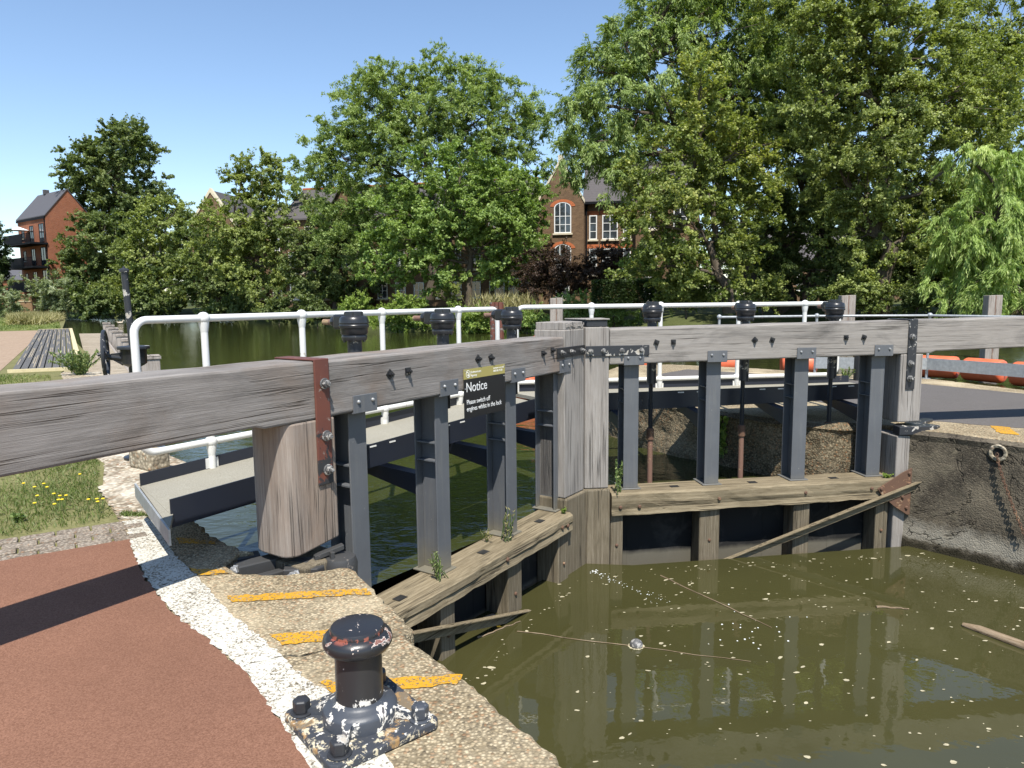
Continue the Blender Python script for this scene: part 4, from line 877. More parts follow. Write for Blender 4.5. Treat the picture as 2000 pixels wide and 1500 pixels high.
# things afloat in the chamber
lg = thing('floating_log', 'bark-stripped branch floating at the right edge of the lock water', 'log', (4.0,5.0,-1.15), R(-57))
m = MB(); m.tube([(-.62,0,.012),(-.5,.01,.012),(-.1,-.01,.012),(.3,.01,.01),(.8,0,.0)], [.018,.036,.040,.036,.03], 10); m.build('trunk', mt['stick'], lg, smooth=True)
def stick(label, p, q_, r_, z=-1.148, mat='stick', rise=0.0):
    p, q_ = np.array(p), np.array(q_); L = np.linalg.norm(q_-p); o = thing('floating_stick', label, 'stick', (*p, z), math.atan2(q_[1]-p[1], q_[0]-p[0]), 'sticks floating in the lock')
    m = MB(); k = 9; rnd = random.Random(int(L*1000)); m.tube([(L*i/k, rnd.uniform(-.012,.012)*(0 < i < k), .003+rise*i/k) for i in range(k+1)], [r_*(1-.5*i/k) for i in range(k+1)], 6); m.build('twig', mt[mat], o, smooth=True); return o
stick('long thin stick floating below the farther gate', (1.425,6.63), (2.10,5.52), .006)
stick('faint thin twig floating in mid water left of the dark ball', (.02,5.50), (1.75,4.98), .004)
stick('short orange-brown twig floating near the right wall', (3.14,5.88), (3.40,5.84), .012)
stick('bent reed stem floating at the foot of the nearer gate', (-.30,5.40), (.05,5.68), .008)
bt = thing('floating_bottle', 'dark bottle floating under the nearer gate', 'bottle', (-.20,5.70,-1.13), R(35)); m = MB(); m.lathe((-.1,0,0), [(.03,0),(.036,.01),(.036,.13),(.014,.17),(.014,.2)], 14, (1,0,0)); m.build('bottle_body', mt['balcony'], bt, smooth=True)
bt = thing('floating_wrapper', 'small bright yellow wrapper afloat beside the dark bottle', 'litter', (-.115,5.675,-1.135), R(15)); m = MB(); m.hexa([(-.04,-.02,0),(.045,-.025,0),(.04,.03,.005),(-.045,.02,.0),(-.035,-.01,.02),(.03,-.015,.026),(.03,.02,.022),(-.03,.015,.018)]); m.build('wrapper_sheet', mt['yellowflower'], bt, bevel=.004)
bt = thing('floating_ball', 'dark ball half sunk in the middle of the lock water', 'ball', (.945,5.24,-1.15)); m = MB(); m.ball((0,0,.012), .052, 16, (1.0,.95,.9)); m.build('ball_skin', mt['bolt'], bt, smooth=True)
m = MB(); rnd = random.Random(77)
for i in range(22):
    a = 2*math.pi*i/22; m.ball((.945+.056*math.cos(a), 5.24+.054*math.sin(a), -1.148), rnd.uniform(.006,.012), 6, (1,1,.3))
# foam flecks: too many to count
for i in range(640):
    u_, v_ = rnd.random(), rnd.random()
    p = np.array((.1,2.9))*(1-u_)*(1-v_) + np.array((.75,6.75))*(1-u_)*v_ + np.array((6.3,4.4))*u_*(1-v_) + np.array((4.2,7.25))*u_*v_
    if i % 5 == 0:
        e_ = [((-.45,4.6),(.6,6.55)),((.9,6.75),(3.9,7.15)),((4.2,7.3),(5.6,5.2))][(i//5) % 3]; t_ = rnd.random(); p = np.array(e_[0])*(1-t_)+np.array(e_[1])*t_+np.array((rnd.gauss(0,.05), -abs(rnd.gauss(0,.10))))
    r_ = abs(rnd.gauss(0,.009))+.003; r_ = min(r_, .03); e = rnd.uniform(.45,1); k = rnd.randint(6,9); a0 = rnd.uniform(-.3,.9); ph = rnd.random()*6; pl = []
    if rnd.random() < .5: r_ *= .5
    for j in range(k):
        a = 2*math.pi*j/k+ph; rr = r_*rnd.uniform(.7,1.25); x, y = rr*math.cos(a)*1.3, rr*e*math.sin(a); pl.append((p[0]+x*math.cos(a0)-y*math.sin(a0), p[1]+x*math.sin(a0)+y*math.cos(a0)))
    m.sheet(pl, -1.1470-rnd.random()*.001)
tag(m.build('foam', mt['foam'], recalc=False), 'pale flecks of foam scattered over the green lock water', 'foam', None, 'stuff')
m = MB()
for i in range(70):
    t = rnd.random()**1.3; c = np.array((.78,6.78))*(1-t)+np.array((1.35,6.0))*t; s_ = .03+.09*t; c = c+np.array((rnd.gauss(0,s_*.6), rnd.gauss(0,s_*.5)))
    m.ball((c[0], c[1], -1.148), rnd.uniform(.002,.006)*(1-.4*t), 6, (1.6,1,.5))
for i in range(22): m.ball((rnd.gauss(2.0,.28), rnd.gauss(5.5,.22), -1.148), rnd.uniform(.003,.008), 6, (1.2,1,.6))
tag(m.build('leak_splash', mt['splash'], recalc=False), 'white splash where water leaks between the gates', 'splash', None, 'stuff')
dk = thing('duck', 'small pale duck far out on the river, left of the winding pedestal', 'duck', (*at(235,628,70)[:2], -.56), R(30))
m = MB(); m.ball((0,0,.10), .14, 14, (1.7,.9,.75)); m.tube([(.16,0,.14),(.22,0,.24),(.24,0,.30)], [.06,.045,.05], 8); m.ball((.26,0,.32), .06, 10, (1.1,.9,.9)); m.tube([(.30,0,.31),(.38,0,.295)], [.03,.012], 6); m.tube([(-.2,0,.14),(-.34,0,.2)], [.07,.01], 6); m.build('duck_body', flat('duck_feather', (.55,.47,.36), .8), dk, smooth=True)
# ------------------------------------------------------------------ foliage
def leaves(name, pos, tone, L, W, mat, parent, up=.55, outc=None, droop=0.0, rng=RNG, along=None, fold=.0):
    n = len(pos)
    d = rng.normal(size=(n,3)) if along is None else along + rng.normal(size=(n,3))*.35
    d[:,2] -= droop; d /= np.linalg.norm(d, axis=1, keepdims=True)+1e-9
    nn = rng.normal(size=(n,3))*.55; nn[:,2] += up+.35
    if outc is not None: o = pos-outc; o /= np.linalg.norm(o, axis=1, keepdims=True)+1e-6; nn += o*.7
    sd = np.cross(d, nn); sd /= np.linalg.norm(sd, axis=1, keepdims=True)+1e-9
    nr = np.cross(sd, d)
    l = L*rng.uniform(.65,1.3,size=(n,1)); w_ = W*rng.uniform(.7,1.25,size=(n,1))
    v = np.empty((n,4,3)); v[:,0] = pos-d*l*.5; v[:,1] = pos+sd*w_*.5+d*l*.02+nr*w_*fold; v[:,2] = pos+d*l*.5-nr*l*.12; v[:,3] = pos-sd*w_*.5+d*l*.02+nr*w_*fold
    me = bpy.data.meshes.new(name); me.vertices.add(4*n); me.loops.add(4*n); me.polygons.add(n)
    me.vertices.foreach_set('co', v.reshape(-1).astype(np.float32)); me.loops.foreach_set('vertex_index', np.arange(4*n, dtype=np.int32))
    me.polygons.foreach_set('loop_start', np.arange(0, 4*n, 4, dtype=np.int32)); me.update(calc_edges=True)
    at_ = me.attributes.new('tone', 'FLOAT', 'FACE'); at_.data.foreach_set('value', np.clip(tone, 0, 1).astype(np.float32))
    me.materials.append(mat); o = bpy.data.objects.new(name, me); C.objects.link(o); o.parent = parent; return o

def curve(a, b, sag, k, rng):
    a, b = np.array(a), np.array(b); L = np.linalg.norm(b-a); t = np.linspace(0, 1, k)[:,None]
    p = a+(b-a)*t; p[:,2] += sag*L*np.sin(np.pi*t[:,0]); off = rng.normal(size=(k,3))*L*.03; off[0] = off[-1] = 0; return p+off

def tree(name, label, cat, base, Y, blobs, leaf, L, W, dens=1.0, cr=.7, lpc=60, trunk_r=.22, group=None, mat_bark='bark', droop=0.0, seed=1, up=.55, twig=6, bare=0, dz=0.0, spread=1.0, trunks=None, fill=.26, parts=('trunk','crown'), tone_var=.16):
    """blobs: (px, py, rx_px, ry_px[, depth offset]) in photo pixels, standing at distance Y"""
    rng = np.random.default_rng(seed*101+7); k_ = Y/F_PX
    b0 = at(base[0], base[1], Y)+np.array((0,0,dz)); zb = b0[2]
    o = thing(name, label, cat, (b0[0], b0[1], zb), 0, group)
    cents, rad = [], []
    for bl_ in blobs:
        px, py, rx, ry = bl_[:4]; do = bl_[4] if len(bl_) > 4 else 0.0
        c = at(px, py, Y+do); cents.append(c); rad.append((rx*k_, min(rx, 1.2*ry)*k_*spread*.95, ry*k_))
    # clusters
    cl, owner = [], []
    for i, (c, r_) in enumerate(zip(cents, rad)):
        n = max(4, int(dens*4.4*(r_[0]*r_[2]+r_[0]*r_[1]+r_[1]*r_[2])/3/(cr*cr)))
        d = rng.normal(size=(n,3)); d /= np.linalg.norm(d, axis=1, keepdims=True); rr = rng.random((n,1))**fill
        wob = 1+.22*np.sin(d[:,:1]*5+i)+.18*np.sin(d[:,2:]*7+d[:,1:2]*4+i*2)
        q = d*rr*wob*np.array(r_); cl.append(c+q); owner += [i]*n
    cl = np.concatenate(cl); owner = np.array(owner); keep = cl[:,2] > zb+.15; cl, owner = cl[keep], owner[keep]
    m_ = len(cl); csz = cr*rng.uniform(.55,1.25,size=m_)
    cc = np.array(cents).mean(axis=0)
    # leaves along short twigs inside each cluster
    tw = rng.normal(size=(m_, twig, 3)); tw[:,:,2] = tw[:,:,2]*.6-droop; tw /= np.linalg.norm(tw, axis=2, keepdims=True)
    outw = cl-np.array(cents)[owner]; outw /= np.linalg.norm(outw, axis=1, keepdims=True)+1e-6
    tw = tw+outw[:,None,:]*.5
    cnt = np.maximum(6, (3.6*lpc*rng.uniform(.6,1.3,size=m_)).astype(int)); idx = np.repeat(np.arange(m_), cnt); n = len(idx)
    ti = rng.integers(0, twig, n); t = rng.random(n)**.8
    dirs = tw[idx, ti]; pos = cl[idx]+dirs*(t*csz[idx])[:,None]+rng.normal(size=(n,3))*(.10*csz[idx])[:,None]
    pos[:,2] -= droop*(t**2)*csz[idx]*.8
    tone = .5+rng.normal(size=m_)[idx]*tone_var+rng.normal(size=n)*tone_var
    # trunk and limbs
    m = MB(); tl = trunks or [(0.0, 0.0)]
    top = cc.copy(); top[2] = zb+(cl[:,2].max()-zb)*.62; stems = []
    for ox, lean in tl:
        a = b0+np.array((ox,0,-.4)); e = top+np.array((ox*1.6+lean,0,0)); p = curve(a, e, 0, 8, rng); p[:,:2] += rng.normal(size=(8,2))*trunk_r*.4; p[0] = a
        m.tube([*p], [trunk_r*(1.25-.95*i/7) if i else trunk_r*1.5 for i in range(8)], 10); stems.append(p)
    allp = np.concatenate(stems)
    hubs = []
    for c in cents:
        dd = np.linalg.norm(allp-c, axis=1)+np.maximum(0, allp[:,2]-c[2]+.5)*3; s_ = allp[dd.argmin()]; p = curve(s_, c, .06, 6, rng)
        m.tube([*p], [trunk_r*.42*(1-.13*i) for i in range(6)], 7); hubs.append(p)
    pick = rng.choice(m_, size=min(m_, 130), replace=False)
    for j in pick:
        h = hubs[owner[j]]; s_ = h[rng.integers(2, 6)]; p = curve(s_, cl[j], .05, 4, rng); m.tube([*p], [trunk_r*.12, trunk_r*.09, trunk_r*.06, trunk_r*.03], 5, cap=False)
    for j in range(bare):
        s_ = cents[rng.integers(len(cents))]; e = s_+np.array((rng.normal()*1.2, rng.normal(), abs(rng.normal())*2.0)); m.tube([*curve(s_, e, .1, 5, rng)], [.06,.05,.04,.03,.015], 5)
    for v_ in range(len(m.v)): p = m.v[v_]; m.v[v_] = (p[0]-b0[0], p[1]-b0[1], p[2]-zb)
    if parts[0]: m.build(parts[0], mt[mat_bark], o, smooth=True, recalc=False)
    leaves(parts[1], pos-b0, tone, L*.72, W*.74, mt[leaf], o, up=up, droop=droop*1.2, rng=rng, outc=cc-b0, along=dirs if droop > .3 else None)
    return o

def bush(label, px, py_top, py_base, wpx, Y, leaf, L=.12, W=.07, dens=1.0, cat='bush', name='bush', group=None, seed=1, droop=0.0, cr=.38, lpc=55, up=.5, n=3, dz=0.0, fill=.5):
    h = py_base-py_top; bl_ = []; rnd = random.Random(seed)
    for i in range(n):
        f = (i+.5)/n*2-1; hh = h*(1-.25*abs(f)*rnd.uniform(.4,1.2)); bl_.append((px+f*wpx*.33, py_base-hh*.52, wpx*.5/max(1, n*.55), hh*.52, rnd.uniform(-.4,.4)))
    return tree(name, label, cat, (px, py_base), Y, bl_, leaf, L, W, dens, cr, lpc, .035, group, 'bark', droop, seed, up, dz=dz, fill=fill, parts=('stems','foliage'))

# ---- big trees on the right bank
tree('ash_tree', 'tall feathery ash arching out over the brick house with sky behind its left edge', 'tree', (1532,592), 38, [(1400,70,150,100),(1290,110,120,95,-1),(1200,210,85,75,-2),(1150,275,60,50,-2.5),(1230,300,90,50,-2),(1330,235,110,80),(1450,190,130,120,1),(1215,85,60,60,-1),(1540,90,130,130,1),(1300,30,95,65),(1170,140,50,50,-2),(1125,210,40,35,-2.5),(1118,305,42,34,-3),(1175,335,46,34,-3),(1240,345,45,36,-2.5),(1360,-30,120,70),(1500,-40,120,80)],
     'l_ash', .26, .085, 1.05, .62, 62, .30, 'big trees on the right bank', droop=.45, seed=1, trunks=[(0,-1.0)])
tree('maple_tree', 'yellowing maple with pale clusters in front of the dark trees', 'tree', (1425,592), 31, [(1320,330,75,70),(1380,240,70,75),(1400,330,85,80,.8),(1270,440,70,65,-.5),(1345,430,95,75),(1440,420,75,80,.8),(1300,520,75,50,-.3),(1390,520,95,50),(1240,395,42,45,-.6),(1370,160,45,50),(1455,300,60,80,.8)],
     'l_yellow', .17, .14, .95, .52, 60, .20, 'big trees on the right bank', seed=2, tone_var=.2)
tree('lime_tree', 'dark shaded tree on two leaning trunks in the middle of the right bank', 'tree', (1545,594), 40, [(1530,330,120,130),(1480,480,100,70),(1590,440,110,95),(1620,260,110,120),(1520,200,120,90),(1560,530,110,40),(1690,430,100,100,1)],
     'l_dark', .24, .17, 1.0, .66, 60, .32, 'big trees on the right bank', seed=3, trunks=[(0,0),(.9,.6),(2.2,.4)])
tree('poplar_tree', 'huge broad olive-green tree filling the upper right', 'tree', (1720,598), 32, [(1650,60,120,110),(1760,90,130,120),(1700,220,130,110),(1820,220,120,120,.5),(1600,180,90,110),(1740,340,130,90),(1860,330,90,80),(1640,330,90,90),(1690,450,100,60),(1790,450,90,65),(1600,-20,110,90),(1730,-40,120,80),(1900,180,90,110,.8)],
     'l_olive', .17, .12, 1.0, .58, 66, .34, 'big trees on the right bank', seed=4, tone_var=.2)
tree('poplar_tree', 'tree at the top right corner with sky showing left of its top', 'tree', (1935,600), 37, [(1920,90,90,110),(1990,60,90,120),(1960,220,110,110),(1890,180,60,70),(1990,350,90,110),(1870,60,45,60)],
     'l_olive', .19, .13, .95, .6, 60, .26, 'big trees on the right bank', seed=5)
tree('lime_tree', 'low dark tree behind the willow at the right edge', 'tree', (1890,602), 33.5, [(1800,480,90,80),(1880,440,110,100),(1700,520,110,60),(1780,560,90,40),(1960,500,110,110),(1640,540,80,45)],
     'l_dark', .20, .14, 1.1, .55, 60, .2, 'big trees on the right bank', seed=6)
tree('willow_tree', 'bright green weeping willow at the right edge of the river', 'tree', (1985,606), 27.5, [(1960,330,70,50),(1900,310,40,36),(1930,420,85,60),(1990,430,80,80),(1880,480,65,50),(1950,520,90,60),(1900,570,75,45),(1985,580,90,50),(1850,440,35,30),(2040,380,70,80),(2060,520,80,80)],
     'l_willow', .26, .042, 1.35, .52, 78, .20, 'big trees on the right bank', droop=.8, seed=7, up=.3, twig=5, tone_var=.18)
for i, (px, t, b, w_, Y, lf, lab) in enumerate([(1340,545,606,130,32.5,'l_yellow','low yellow-green bush under the yellowing maple'),(1490,535,606,120,34,'l_olive','olive bush between the maple and the dark trunks'),(1250,470,560,70,39,'l_maple','leafy bush hiding the corner of the brick house'),(1690,520,608,150,31,'l_olive','broad bush under the huge tree on the right'),(1790,545,610,90,30.5,'l_dark','dark bush left of the willow'),(1200,575,640,90,38,'l_maple','low green bush right of the split pile, by the dark hedge')]):
    bush(lab, px, t, b, w_, Y, lf, .14, .1, 1.1, seed=20+i, group='bushes along the far bank', n=4)
# ---- centre
tree('ash_tree', 'great round ash in the middle of the far bank against the sky', 'tree', (838,572), 54, [(830,210,120,90),(735,225,95,80),(940,230,110,85),(670,310,75,60),(1010,300,70,80),(840,320,150,90),(640,260,45,35),(720,400,95,70),(980,390,80,80),(770,165,60,45),(880,160,70,42),(1040,250,35,45),(630,330,45,35,1),(680,450,70,60),(800,430,110,60),(950,170,50,40),(1030,420,45,70)],
     'l_ash', .30, .11, 1.05, .72, 62, .33, 'trees on the far bank', droop=.25, seed=8, trunks=[(0,0),(.8,.6)])
tree('maple_tree', 'broad maple in front of the great ash, its trunk at the garden edge', 'tree', (918,588), 46, [(900,330,80,50),(960,400,95,70),(870,420,90,75),(800,480,75,50),(920,490,110,55),(1010,450,60,70),(770,420,50,50),(840,540,70,28),(1000,520,60,35),(1040,380,30,60),(740,500,40,40)],
     'l_maple', .22, .17, 1.0, .58, 62, .22, 'trees on the far bank', seed=9)
tree('alder_tree', 'thin leaning alder with a bare broken top left of the great ash', 'tree', (595,600), 68, [(500,330,45,32),(545,370,45,35),(470,360,35,28),(520,430,85,55),(450,450,60,50),(580,470,60,60),(420,500,60,45),(500,520,90,60),(590,540,60,45)],
     'l_olive', .34, .22, .95, .8, 56, .30, 'trees on the far bank', seed=10, bare=5, trunks=[(0,-2.5),(1.2,-.5)])
tree('alder_tree', 'dense green alder hiding the brown brick terrace', 'tree', (655,600), 63, [(588,455,38,50),(600,530,45,50),(650,440,55,60),(690,500,60,50),(640,520,60,60),(620,570,60,35),(700,560,50,35)],
     'l_dark', .30, .2, 1.0, .7, 56, .22, 'trees on the far bank', seed=11)
tree('sycamore_tree', 'tall dark sycamore standing above the left bank', 'tree', (228,596), 96, [(228,330,82,70),(185,330,44,40),(258,285,48,40),(178,390,40,35),(250,400,70,55),(300,370,30,25),(240,262,30,18),(195,300,35,30),(215,430,80,40)],
     'l_dark', .42, .32, 1.1, 1.0, 58, .45, 'trees on the far bank', seed=12, mat_bark='bark_pale')
tree('alder_tree', 'dark alder between the red house and the sycamore', 'tree', (180,604), 90, [(190,470,52,55),(165,520,42,55),(205,560,66,45),(150,585,50,26),(240,500,60,60)],
     'l_dark', .40, .28, 1.1, .9, 56, .3, 'trees on the far bank', seed=13, mat_bark='bark_pale')
tree('alder_tree', 'rounded alder right of the sycamore with yellowish twigs on top', 'tree', (310,606), 86, [(320,430,55,45),(360,480,50,50),(290,500,65,55),(330,560,80,50),(260,570,60,40),(345,405,22,18)],
     'l_olive', .38, .27, 1.05, .9, 56, .3, 'trees on the far bank', seed=14, mat_bark='bark_pale')
tree('alder_tree', 'dark low alder over the water in front of the gabled house', 'tree', (410,610), 80, [(400,540,65,60),(450,570,70,45),(380,470,35,50),(520,585,70,32),(470,510,60,45)],
     'l_dark', .36, .25, 1.05, .85, 56, .26, 'trees on the far bank', seed=15)
tree('conifer_tree', 'dark tree cut off by the left edge of the picture', 'tree', (-30,600), 88, [(-20,470,32,60),(-30,540,40,50),(-10,510,22,35)],
     'l_hedge', .36, .2, 1.1, .8, 56, .25, 'trees on the far bank', seed=16)
for i, (px, t, b, w_, Y, lf, lab) in enumerate([(104,530,612,95,84,'l_silver','silvery willow bush in front of the red house'),(5,540,618,80,80,'l_silver','silvery willow bush at the left edge'),(180,560,616,100,82,'l_dark','dark bush overhanging the river under the sycamore'),(290,560,618,120,80,'l_dark','dark bush at the water under the rounded alder')]):
    bush(lab, px, t, b, w_, Y, lf, .5, .14 if 'silver' in lf else .3, 1.3, seed=40+i, group='bushes along the far bank', n=4, cr=.9, droop=.2 if 'silver' in lf else 0)
for i, (px, t, b, w_, Y, lf, lab) in enumerate([(700,575,640,90,46,'l_bright','bright bush at the water, left end of the garden bank'),(790,572,648,120,45,'l_bright','broad bright bush at the water behind the first two paddle gears'),(890,590,655,90,44,'l_bright','light green bush at the water left of the rusty sheet pile'),(935,600,655,80,43,'l_bright','light green bush just behind the rusty sheet pile'),(1030,600,660,110,42,'l_maple','green bush between the rusty pile and the split pile'),(1130,575,655,130,40.5,'l_maple','big green bush right of the split pile'),
        (620,590,630,90,55,'l_dark','dark bush over the water left of the garden bank'),(545,590,626,90,63,'l_dark','dark bush over the water under the leaning alder'),(450,585,624,110,70,'l_dark','dark bush over the water under the low alder')]):
    bush(lab, px, t, b, w_, Y, lf, .17 if Y < 50 else .3, .09 if Y < 50 else .2, 1.25, seed=60+i, group='bushes along the far bank', n=4, cr=.42 if Y < 50 else .7, lpc=60)
tree('plum_tree', 'purple-leaved plum before the brick gable', 'tree', (1078,590), 44.5, [(1075,520,52,42),(1040,545,40,32),(1110,540,40,32),(1075,560,65,22),(1100,500,25,20)], 'l_purple', .15, .10, 1.1, .42, 52, .09, 'purple plum trees', seed=17)
tree('plum_tree', 'darker purple-leaved plum right of the other one, before the recessed wing', 'tree', (1185,590), 44, [(1180,520,42,40),(1150,545,32,30),(1205,540,35,35),(1190,495,25,20),(1215,510,20,30)], 'l_purple', .15, .10, 1.1, .42, 52, .09, 'purple plum trees', seed=18)
bush('yellow flowering shrub, neatly rounded, in the garden beneath the maple', 878, 562, 592, 42, 45.5, 'l_yellow', .1, .08, 1.4, seed=90, cr=.28, n=1, name='flowering_shrub', cat='shrub')
for i, (px, t, b, w_, Y, lab) in enumerate([(960,575,612,60,43.5,'tuft of tall dry reeds behind the rusty sheet pile'),(1010,578,612,60,43,'tuft of tall dry reeds right of the rusty sheet pile')]):
    rng = np.random.default_rng(200+i); n = 500; c = at(px, b, Y); o = thing('reed_clump', lab, 'reeds', tuple(c), 0, 'reeds on the garden bank')
    pos = np.c_[rng.normal(size=n)*w_*Y/F_PX*.35, rng.normal(size=n)*.4, rng.random(n)*1.0+.1]; al = np.c_[rng.normal(size=n)*.25, rng.normal(size=n)*.25, np.ones(n)]
    leaves('blades', pos, rng.random(n), .7, .03, mt['l_reed'], o, along=al, rng=rng)
# clipped hedge before the right house
hd_ = thing('hedge', 'long dark clipped hedge on the lawn below the brick house', 'hedge', tuple(at(1225,592,37)), R(-14)); rng = np.random.default_rng(5); n = 26000
pos = np.c_[rng.uniform(-1.8,4.5,n), rng.uniform(-.5,.5,n), rng.uniform(0,1.15,n)]; sd_ = rng.integers(0,3,n); pos[sd_==0,1] = -.5+rng.normal(size=(sd_==0).sum())*.04; pos[sd_==1,2] = 1.12+rng.normal(size=(sd_==1).sum())*.04
leaves('foliage', pos, .45+rng.normal(size=n)*.2, .11, .07, mt['l_hedge'], hd_, rng=rng)

# ---- grass near and far
def grass(name, label, poly, n, h, wd, mat, z0, rng, keep=None):
    P = np.array(poly); lo, hi = P.min(0), P.max(0); pts = []
    def inside(p):
        x, y = p[:,0], p[:,1]; r_ = np.zeros(len(p), bool); j = len(P)-1
        for i in range(len(P)):
            c_ = ((P[i,1] > y) != (P[j,1] > y)) & (x < (P[j,0]-P[i,0])*(y-P[i,1])/(P[j,1]-P[i,1]+1e-12)+P[i,0]); r_ ^= c_; j = i
        return r_
    tot = 0
    while tot < n:
        q = rng.uniform(lo, hi, size=(n*2,2)); q = q[inside(q)]
        f = .5+.5*np.sin(q[:,0]*2.1+1.3*np.sin(q[:,1]*1.7))*np.sin(q[:,1]*2.6+q[:,0]); q = q[rng.random(len(q)) < .15+.85*f]; pts.append(q); tot += len(q)
    q = np.concatenate(pts)[:n]; hh = h*rng.uniform(.35,1.25,n); pos = np.c_[q, z0+hh*.42]; al = np.c_[rng.normal(size=n)*.55, rng.normal(size=n)*.55, np.ones(n)]
    dry = .45+.3*np.sin(q[:,0]*1.9+q[:,1]*.9)+rng.normal(size=n)*.2
    o = leaves(name, pos, dry, h, wd, mat, None, up=.0, along=al, rng=rng); return tag(o, label, 'grass', None, 'stuff')
rg = np.random.default_rng(3)
grass('grass', 'short patchy grass between brick edging and gravel under the beam', [(-2.86,4.98),(-3.45,5.75),(-4.0,6.75),(-4.7,7.6),(-9,7.6),(-8,2.2),(-6.4,2.75)], 42000, .055, .006, mt['l_grass'], -.012, rg)
grass('grass', 'rough grass along the paving above the beam', [(-9.8,15.0),(-4.75,7.7),(-9,7.6),(-20,8),(-24,9),(-11.5,15.4)], 30000, .09, .012, mt['l_grass'], -.012, rg)
grass('grass', 'mown green grass beyond the boardwalk', [(-26.5,41.9),(-40.3,63.5),(-52,78),(-75,60),(-47,31)], 30000, .12, .04, mt['l_grass'], -.012, rg)
grass('tall_grass', 'tall seeding grass at the far end of the left bank', [(-33,50),(-39.5,63),(-44,66),(-42,60),(-36,51)], 9000, 1.0, .05, mt['l_reed'], -.1, rg)
grass('grass', 'thin grass in the joint at the end of the white line', [(-2.86,5.0),(-2.60,4.98),(-2.60,5.03),(-2.86,5.06)], 260, .05, .006, mt['l_grass'], -.0, rg)
# dandelions
dn = thing('dandelion', 'yellow dandelion in the grass under the nearer beam', 'flower', (0,0,0), 0, 'dandelions in the grass')
m = MB(); m.tube([(0,0,0),(.004,.002,.05),(.01,.0,.085)], .0025, 5); m.build('stem', mt['l_weed'], dn)
m = MB(); m.lathe((.01,0,.082), [(.003,0),(.009,.003),(.013,.008),(.010,.011),(.003,.012)], 10); m.build('flower_head', mt['yellowflower'], dn)
for i, (px, py) in enumerate([(83,943),(65,950),(93,950),(108,962),(117,966),(126,966),(112,975),(123,974),(109,982),(172,973),(186,973),(200,973),(193,978),(70,980),(45,942),(153,925),(72,967)]):
    o = dn if i == 0 else copy_tree(dn); d_ = _fwd+_ix*(px-1000)/F_PX+_iu*(750-py)/F_PX; t = (.09-CAM_H)/d_[2]; o.location = (d_[0]*t, d_[1]*t, -.005); o.rotation_euler = (0,0,i*1.3)
# weeds
def weed(label, loc, h, n, leaf, L, W, spread=.35, seed=1, name='weed', nst=7, group='weeds growing on the lock'):
    rng = np.random.default_rng(seed); o = thing(name, label, 'weed', loc, 0, group); m = MB(); pos, al = [], []
    for k in range(nst):
        a = rng.random()*6.28; s_ = rng.random()*spread; e = np.array((math.cos(a)*s_*h, math.sin(a)*s_*h, h*rng.uniform(.6,1))); b_ = np.array((rng.normal()*.08*h, rng.normal()*.08*h, 0)); p = curve(b_, e, .05, 5, rng); m.tube([*p], [.004*h/.3]*4+[.0015], 4, cap=False)
        for j in range(n//nst):
            t = rng.uniform(.12,1); q = b_+(e-b_)*t; pos.append(q+rng.normal(size=3)*.02*h); v_ = rng.normal(size=3); v_[2] += .6; al.append(v_)
    m.build('stems', mt['l_weed'], o, recalc=False); leaves('foliage', np.array(pos), rng.random(len(pos)), L, W, mt[leaf], o, along=np.array(al), rng=rng); return o
gl = lambda u_, v_, w__: tuple(gate_pt(OL, AL, -1, u_, v_, w__)); grr = lambda u_, v_, w__: tuple(gate_pt(OR, AR, 1, u_, v_, w__))
weed('grey-green willowherb at the foot of the second upright of the nearer gate', gl(1.0,.0,-.55), .26, 90, 'l_weed', .05, .009, .3, 1)
weed('dry seeding weed at the foot of the third upright of the nearer gate', gl(1.93,-.02,-.52), .30, 80, 'l_reed', .04, .008, .35, 2)
weed('small low weed left of the dry one on the nearer rail', gl(1.82,-.16,-.52), .12, 60, 'l_reed', .04, .008, .6, 3)
weed('leafy green clump on the nearer rail beside the mitre post', gl(2.80,.02,-.50), .05, 80, 'l_bright', .035, .025, 1.2, 4)
weed('tall weed climbing beside the right mitre post', grr(3.10,-.0,-.43), .36, 170, 'l_weed', .045, .012, .12, 5)
weed('leafy green clump at the heel end of the farther rail', grr(.14,.0,-.41), .06, 90, 'l_bright', .035, .025, 1.3, 6)
weed('bushy flowering weed standing in front of the boardwalk', (-9.35,15.3,-.01), .60, 1500, 'l_weed', .10, .03, 1.0, 7, nst=40)
weed('ivy tumbling down the wing wall behind the farther gate', (2.62,8.72,-.45), .55, 420, 'l_bright', .07, .06, .35, 8, name='ivy', nst=9)
weed('weed tuft by the short black post on the right bank', (5.65,11.9,.1), .25, 160, 'l_weed', .08, .02, .6, 9)
weed('plantain-leaved weed in the grass left of the brick edging', (-3.55,4.95,-.01), .07, 60, 'l_weed', .08, .03, 1.2, 10)

# more trees beyond, closing the gaps under the crowns
for i, (px, Y, bl_, lf, lab) in enumerate([(1480,72,[(1450,480,60,70),(1500,520,70,60),(1440,545,60,40)],'l_dark','distant dark tree glimpsed between the maple and the leaning trunks'),
        (1700,70,[(1680,450,80,80),(1740,500,90,70),(1640,520,60,55)],'l_dark','distant dark tree behind the huge tree'),(1880,62,[(1860,420,90,100),(1940,460,90,100),(1880,530,100,50)],'l_dark','distant dark tree behind the willow'),
        (300,125,[(300,500,70,70),(360,530,60,50),(240,520,60,60)],'l_olive','far rounded tree behind the alders on the left'),(1300,66,[(1290,500,60,60),(1345,520,60,50)],'l_maple','distant tree behind the yellowing maple')]):
    tree('distant_tree', lab, 'tree', (px, 596), Y, bl_, lf, .42, .3, .8, 1.0, 50, .22, 'trees beyond the far bank', seed=300+i)
